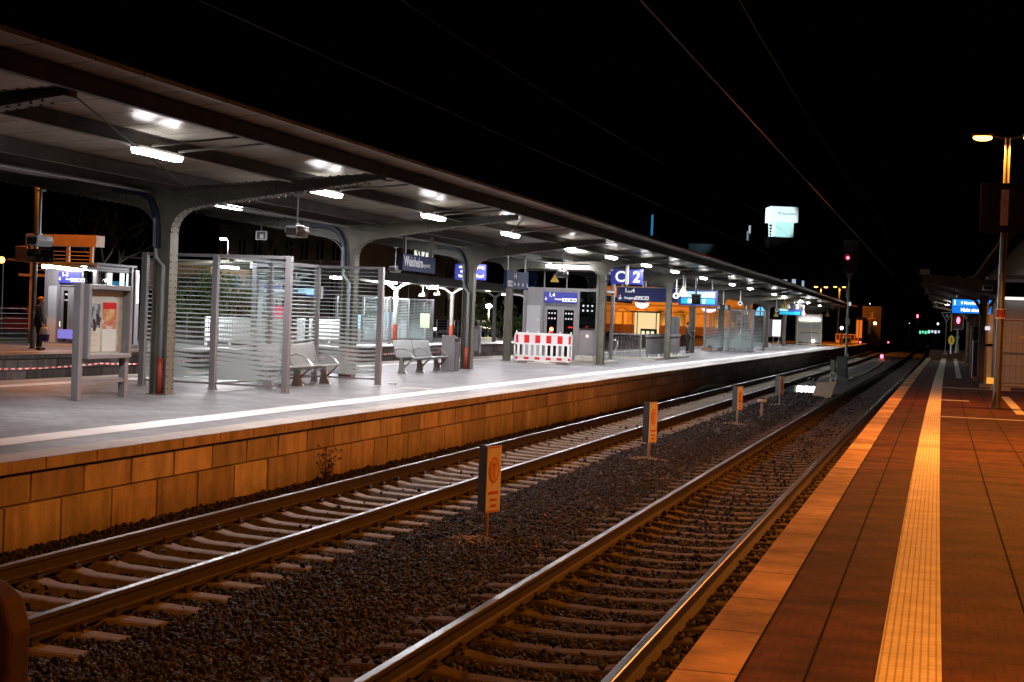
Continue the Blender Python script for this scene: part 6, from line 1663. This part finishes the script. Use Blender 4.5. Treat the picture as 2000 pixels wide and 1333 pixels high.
mb = MB(); mb.bb((0, 0, h2-.06), (w_, .05, h2)); mb.bb((0, 0, 0), (w_*.15, .06, .28)); mb.bb((w_*.55, 0, 0), (w_, .06, .28))
for k in range(7): mb.bb((w_*k/6-.02, 0, 0), (w_*k/6+.03, .05, h2))
mb.build('frame', mat('barrier_yellow', (.62, .42, .12), .5), t)
mb = MB()
for k in range(24): mb.bb((w_*k/24, .02, .1), (w_*k/24+.015, .03, h2))
mb.build('bars', mat('barrier_red', (.4, .12, .05), .6), t); mb = MB(); mb.bb((w_*.22, -.6, .55), (w_*.62, -.2, .65)); mb.bb((w_*.25, -.5, 0), (w_*.3, -.3, .55)); mb.bb((w_*.5, -.5, 0), (w_*.55, -.3, .55)); mb.build('bench', trimm, t)
lightchild(t, 'end_light', 'POINT', (w_*.4, -4, 4.5), 900, SOD, .2)
# hill and lit tower -----------------------------------------------------
mb = MB(); vs = []
for j in range(9):
    for i in range(30):
        x = -500+i*28; y = 500+j*110; h = 42*math.exp(-((x+140)/150)**2)*min(1, j/5)+10*math.sin(i*.8+j)*.3
        vs.append((x, y, h-1.5))
mb.add(vs, [(j*30+i, j*30+i+1, (j+1)*30+i+1, (j+1)*30+i) for j in range(8) for i in range(29)]); struct('hills', mb, asphalt_d, smooth=True)
a = at(1505, 433, 700); b = at(1561, 404, 700); W = b.x-a.x; H = b.z-a.z
t = thing('lit_tower', 'white floodlit tower block with overhanging top on the dark hill', 'tower', (a.x, 700, a.z), R(17))
tw = mat('tower_white', (.72, .80, .80), .6, 0, .02, .1)
mb = MB(); mb.bb((0, 0, 0), (W, 13, H)); mb.build('head_block', tw, t)
s0x = at(1517, 463, 700).x-a.x; s1x = at(1552, 463, 700).x-a.x; sz = at(1517, 463, 700).z-a.z
mb = MB(); mb.bb((s0x, 2, sz), (s1x, 12, -.01)); mb.build('shaft', mat('tower_shaft', (.38, .56, .54), .6, 0, .02, .1), t)
mb = MB()
for k, x in enumerate((.2, 1.2, 2.3, 3.3)): mb.bar((x, 3, sz), (x+(.5 if k % 2 else -.4), 3, -.02), .35, .35)
for k in range(5): mb.bar((-.2, 3, sz*(k+.5)/5), (3.6, 3, sz*(k+.9)/5), .22, .22); mb.bar((3.6, 3, sz*(k+.4)/5), (.0, 3, sz*(k+.9)/5), .18, .18)
mb.build('stair_truss', tw, t)
text(t, 'FREUDENBERG', (W*.40, -.06, H*.52), 1.35, mat('letter_grey', (.10, .14, .18), .5), name='lettering', sx=.74, bold=.02)
mb = MB(); mb.strip([(W*.26, H*.50), (W*.29, H*.62), (W*.33, H*.50)], lambda p, q, t_: (p, t_, q), -.1, -.02, .3); mb.strip([(W*.30, H*.50), (W*.335, H*.62), (W*.37, H*.50)], lambda p, q, t_: (p, t_, q), -.1, -.02, .3); mb.build('logo_mark', mat('logo_teal', (.05, .25, .35), .5), t)
mb = MB(); mb.bb((s0x-3, 1, sz-14), (s1x+3, 30, sz)); mb.build('lower_block', mat('unlit_block', (.002, .002, .002), 1, spec=0), t)
lightchild(t, 'tower_flood', 'SPOT', (W*.3, -60, -18), 2.5e5, (.80, 1, 1), 1, (R(107), 0, R(2)), spot=22, blend=.4)
lightchild(t, 'side_flood', 'SPOT', (-45, 5, -15), 2.4e5, (.80, 1, 1), 1, (R(107), 0, R(-90)), spot=28, blend=.4)
for i, (px, p0, p1, c_) in enumerate(((1273, 420, 460, (.03, .25, .5)), (1464, 441, 456, (.5, .6, .7)), (1460, 452, 470, (.2, .25, .3)))):
    a = at(px, p1, 650); b = at(px, p0, 650); t = thing('radio_mast', ['blue glowing antenna mast in the sky above the canopy', 'white glowing short mast left of the lit tower', 'dim short mast beside the white one'][i], 'mast', tuple(a))
    mb = MB(); mb.bb((-.3, 0, -30), (.3, .4, b.z-a.z)); mb.build('pole', black, t); mb = MB(); mb.bb((-.45, -.2, 0), (.45, -.05, b.z-a.z)); mb.build('light_strip', emit('mast_glow_%d' % i, c_, .7), t)
t, W, H = house('dark hilltop roof faintly lit in front of the tower', 1345, 1440, 476, 500, mat('hill_roof_wall', (.10, .13, .14), .8), [], 20, 4, False)
lightchild(t, 'roof_flood', 'SPOT', (W*.9, -8, H-1.0), 2600, (.6, .9, 1), .5, (R(100), 0, R(70)), spot=70, blend=.8)
house('dim small house front right of the lit tower', 1568, 1592, 482, 450, mat('hill_house_wall', (.06, .07, .08), .8), [(.3, .5, .5, .1, emit('dim_win', (.3, .4, .5), .35))], 10, 4, False)
for i, (px, py, w_, cc) in enumerate(((1806, 650, 2.2, (.15, .8, .45)), (1825, 649, 2.6, (.55, .65, .8)))):
    c = at(px, py, 330); t = thing('distant_shop_sign', ['distant green lit sign at the track vanishing point', 'distant bluish lit sign beside the green one'][i], 'lit sign', tuple(c)); mb = MB()
    for k in range(4): mb.bb((-w_/2+k*w_/4, 0, -.3+.15*(k % 2)), (-w_/2+k*w_/4+w_/6, .1, .35))
    mb.build('letters', emit('shop_%d' % i, cc, 1.2), t); mb = MB(); mb.bb((-w_/2, .12, -2.5), (w_/2, .3, .5)); mb.build('wall', black, t)

# ================================================================== people
def chain_mesh(name, verts, edges, radii, mt, parent, sub=1, root=0):
    me = bpy.data.meshes.new(name); me.from_pydata(verts, edges, []); me.update()
    o = bpy.data.objects.new(name, me); COL.objects.link(o); o.parent = parent
    md = o.modifiers.new('skin', 'SKIN'); md.use_smooth_shade = True
    for i, r_ in enumerate(radii):
        sv = me.skin_vertices[0].data[i]; sv.radius = (r_, r_) if isinstance(r_, float) else r_; sv.use_root = (i == root)
    md2 = o.modifiers.new('sub', 'SUBSURF'); md2.levels = sub; md2.render_levels = sub+1
    me.materials.append(mt); return o
def person(label, loc, rz, coat_m, trou_m, hair_m, hat=None, phone=True):
    """faces +x in its own frame, y to its left"""
    t = thing('person', label, 'person', loc, rz)
    # joints: pelvis 0, chest 1, neck 2, head 3, crown 4, L leg 5-8, R leg 9-12, L arm 13-16, R arm 17-20
    if phone: LE, LH = (.10, .23, 1.12), (.30, .10, 1.24); RE, RH = (.06, -.25, 1.10), (.20, -.20, .98)
    else: LE, LH = (.02, .25, 1.10), (.10, .22, .86); RE, RH = (.05, -.25, 1.10), (.16, -.20, .86)
    V = [(0, 0, .93), (-.01, 0, 1.30), (.01, 0, 1.46), (.03, 0, 1.54), (.035, 0, 1.655), (0, .09, .88), (.01, .10, .48), (-.02, .11, .09), (.13, .13, .035),
         (0, -.09, .88), (.02, -.10, .48), (.0, -.11, .09), (.15, -.13, .035), (-.02, .18, 1.38), LE, LH, (LH[0]+.06, LH[1]-.01, LH[2]+.03 if phone else LH[2]-.07),
         (-.02, -.18, 1.38), RE, RH, (RH[0]+.05, RH[1], RH[2]-.06)]
    E_ = [(0, 1), (1, 2), (2, 3), (3, 4), (0, 5), (5, 6), (6, 7), (7, 8), (0, 9), (9, 10), (10, 11), (11, 12), (1, 13), (13, 14), (14, 15), (15, 16), (1, 17), (17, 18), (18, 19), (19, 20)]
    Rr = [(.15, .12), (.16, .12), .055, .085, .075, .085, .058, .04, .035, .085, .058, .04, .035, .06, .042, .03, .026, .06, .042, .03, .026]
    Rr = [r_ if isinstance(r_, tuple) else float(r_) for r_ in Rr]
    body = chain_mesh('body', V, E_, Rr, skin_m, t)
    # face: nose, ears; fingers
    mb = MB(); mb.ball((.125, 0, 1.585), .018, 8, 0, (1.2, .8, 1.3)); mb.ball((.03, .085, 1.59), .022, 8, 0, (.6, .4, 1.2)); mb.ball((.03, -.085, 1.59), .022, 8, 0, (.6, .4, 1.2))
    for hd in (V[16], V[20]):
        for k in range(4): mb.tube([(hd[0], hd[1]-.024+k*.016, hd[2]), (hd[0]+.035, hd[1]-.024+k*.016, hd[2]-.012), (hd[0]+.045, hd[1]-.024+k*.016, hd[2]-.035)], [.009, .008, .007], 6)
        mb.tube([(hd[0]-.03, hd[1]+.02, hd[2]+.01), (hd[0]+.005, hd[1]+.04, hd[2]+.02)], [.010, .008], 6)
    mb.build('face_and_fingers', skin_m, t, smooth=True)
    chain_mesh('coat', [(0, 0, .80), (0, 0, 1.0), (-.01, 0, 1.30), (.0, 0, 1.43), V[13], V[14], (LE[0]*.15+LH[0]*.85, LE[1]*.15+LH[1]*.85, LE[2]*.15+LH[2]*.85), V[17], V[18], (RE[0]*.15+RH[0]*.85, RE[1]*.15+RH[1]*.85, RE[2]*.15+RH[2]*.85)],
        [(0, 1), (1, 2), (2, 3), (2, 4), (4, 5), (5, 6), (2, 7), (7, 8), (8, 9)], [(.20, .16), (.19, .155), (.19, .15), .085, .085, .066, .052, .085, .066, .052], coat_m, t, 1, 1)
    chain_mesh('trousers', [(0, 0, .90), V[5], V[6], (V[7][0], V[7][1], .08), V[9], V[10], (V[11][0], V[11][1], .08)], [(0, 1), (1, 2), (2, 3), (0, 4), (4, 5), (5, 6)], [(.15, .13), .105, .078, .068, .105, .078, .068], trou_m, t)
    for s, a in ((1, V[7]), (-1, V[11])):
        mb = MB(); mb.ball((a[0]+.055, a[1], .045), .075, 10, 0, (1.9, .72, .62)); mb.build('shoe', black, t, smooth=True)
    mb = MB(); mb.ball((.015, 0, 1.63), .112, 12, 0, (1.0, .88, .92)); 
    hr = mb.build('hat' if hat else 'hair', hat or hair_m, t, smooth=True)
    if not hat:
        for i, v in enumerate(hr.data.vertices):
            if v.co.x > .08: v.co.x = .08
            if v.co.x > .02 and v.co.z < 1.63: v.co.z = 1.63
    else:
        for v in hr.data.vertices:
            if v.co.z < 1.60: v.co.z = 1.60
    return t
coat_g = mat('grey_wool', (.055, .052, .055), .85, 0, .15, 20); trou_b = mat('black_trousers', (.012, .012, .014), .85)
c = at(1350, 692, 84.8)
person('man in dark grey coat standing before a post and looking at his phone', (-10.42, 84.3, P2), 0, coat_g, trou_b, mat('dark_hair', (.02, .014, .01), .7))
t = thing('phone', 'small phone held by the man in the dark grey coat', 'phone', (-10.42+.385, 84.3+.09, P2+1.30)); mb = MB(); mb.box((0, 0, 0), (.012, .07, .14), 0, 0, Matrix.Rotation(R(-30), 3, 'Y')); mb.build('case', black, t); mb = MB(); mb.box((-.008, 0, .002), (.002, .06, .12), 0, 0, Matrix.Rotation(R(-30), 3, 'Y')); mb.build('screen', emit('phone_glow', (.7, .85, 1), 1), t)
c = at(76, 684, 43.2)
person('person in black jacket and orange beanie waiting by the far lamp post', (c.x, 43.2, P3), R(12), mat('black_jacket', (.02, .016, .015), .8), trou_b, black, mat('orange_knit', (.75, .30, .05), .9, 0, .1, 30, .4, 90), False)
t = thing('shopping_bag', 'white and dark blue plastic bag held by the person in the beanie', 'bag', (c.x+.30, 43.0, P3+.30))
mb = MB(); vs = []
for z, w_, d_ in ((0, .17, .08), (.22, .20, .09), (.40, .16, .06), (.46, .10, .03)):
    for k in range(8): a = 2*math.pi*k/8; vs.append((w_*math.cos(a)*(1+random.uniform(-.08, .08)), d_*math.sin(a), z))
mb.add(vs, [(i*8+k, i*8+(k+1) % 8, i*8+8+(k+1) % 8, i*8+8+k) for i in range(3) for k in range(8)]+[tuple(range(8)), tuple(range(24, 32))], 0)
for k in range(8): mb.m[k] = 1
mb.build('body', [whitep, mat('bag_blue', (.02, .03, .18), .5)], t, smooth=True); mb = MB(); mb.tube([(-.06, 0, .44), (-.09, 0, .54), (-.11, 0, .56)], .008, 5); mb.tube([(.06, 0, .44), (-.05, 0, .55), (-.11, 0, .56)], .008, 5); mb.build('handle', whitep, t)
t = thing('cardboard_box', 'flat brown box lying beside the far glass shelter', 'box', tuple(at(1379, 684.5, 91))); mb = MB(); mb.bb((-.3, -.2, 0), (.3, .2, .16)); mb.build('box', mat('cardboard', (.20, .10, .05), .8), t, bevel=.01)
t = thing('shoulder_bag', 'small black bag beside the flat brown box', 'bag', tuple(at(1386, 684.5, 91))); mb = MB(); mb.ball((0, 0, .14), .16, 8, 0, (.8, .6, 1)); mb.build('body', black, t, smooth=True)
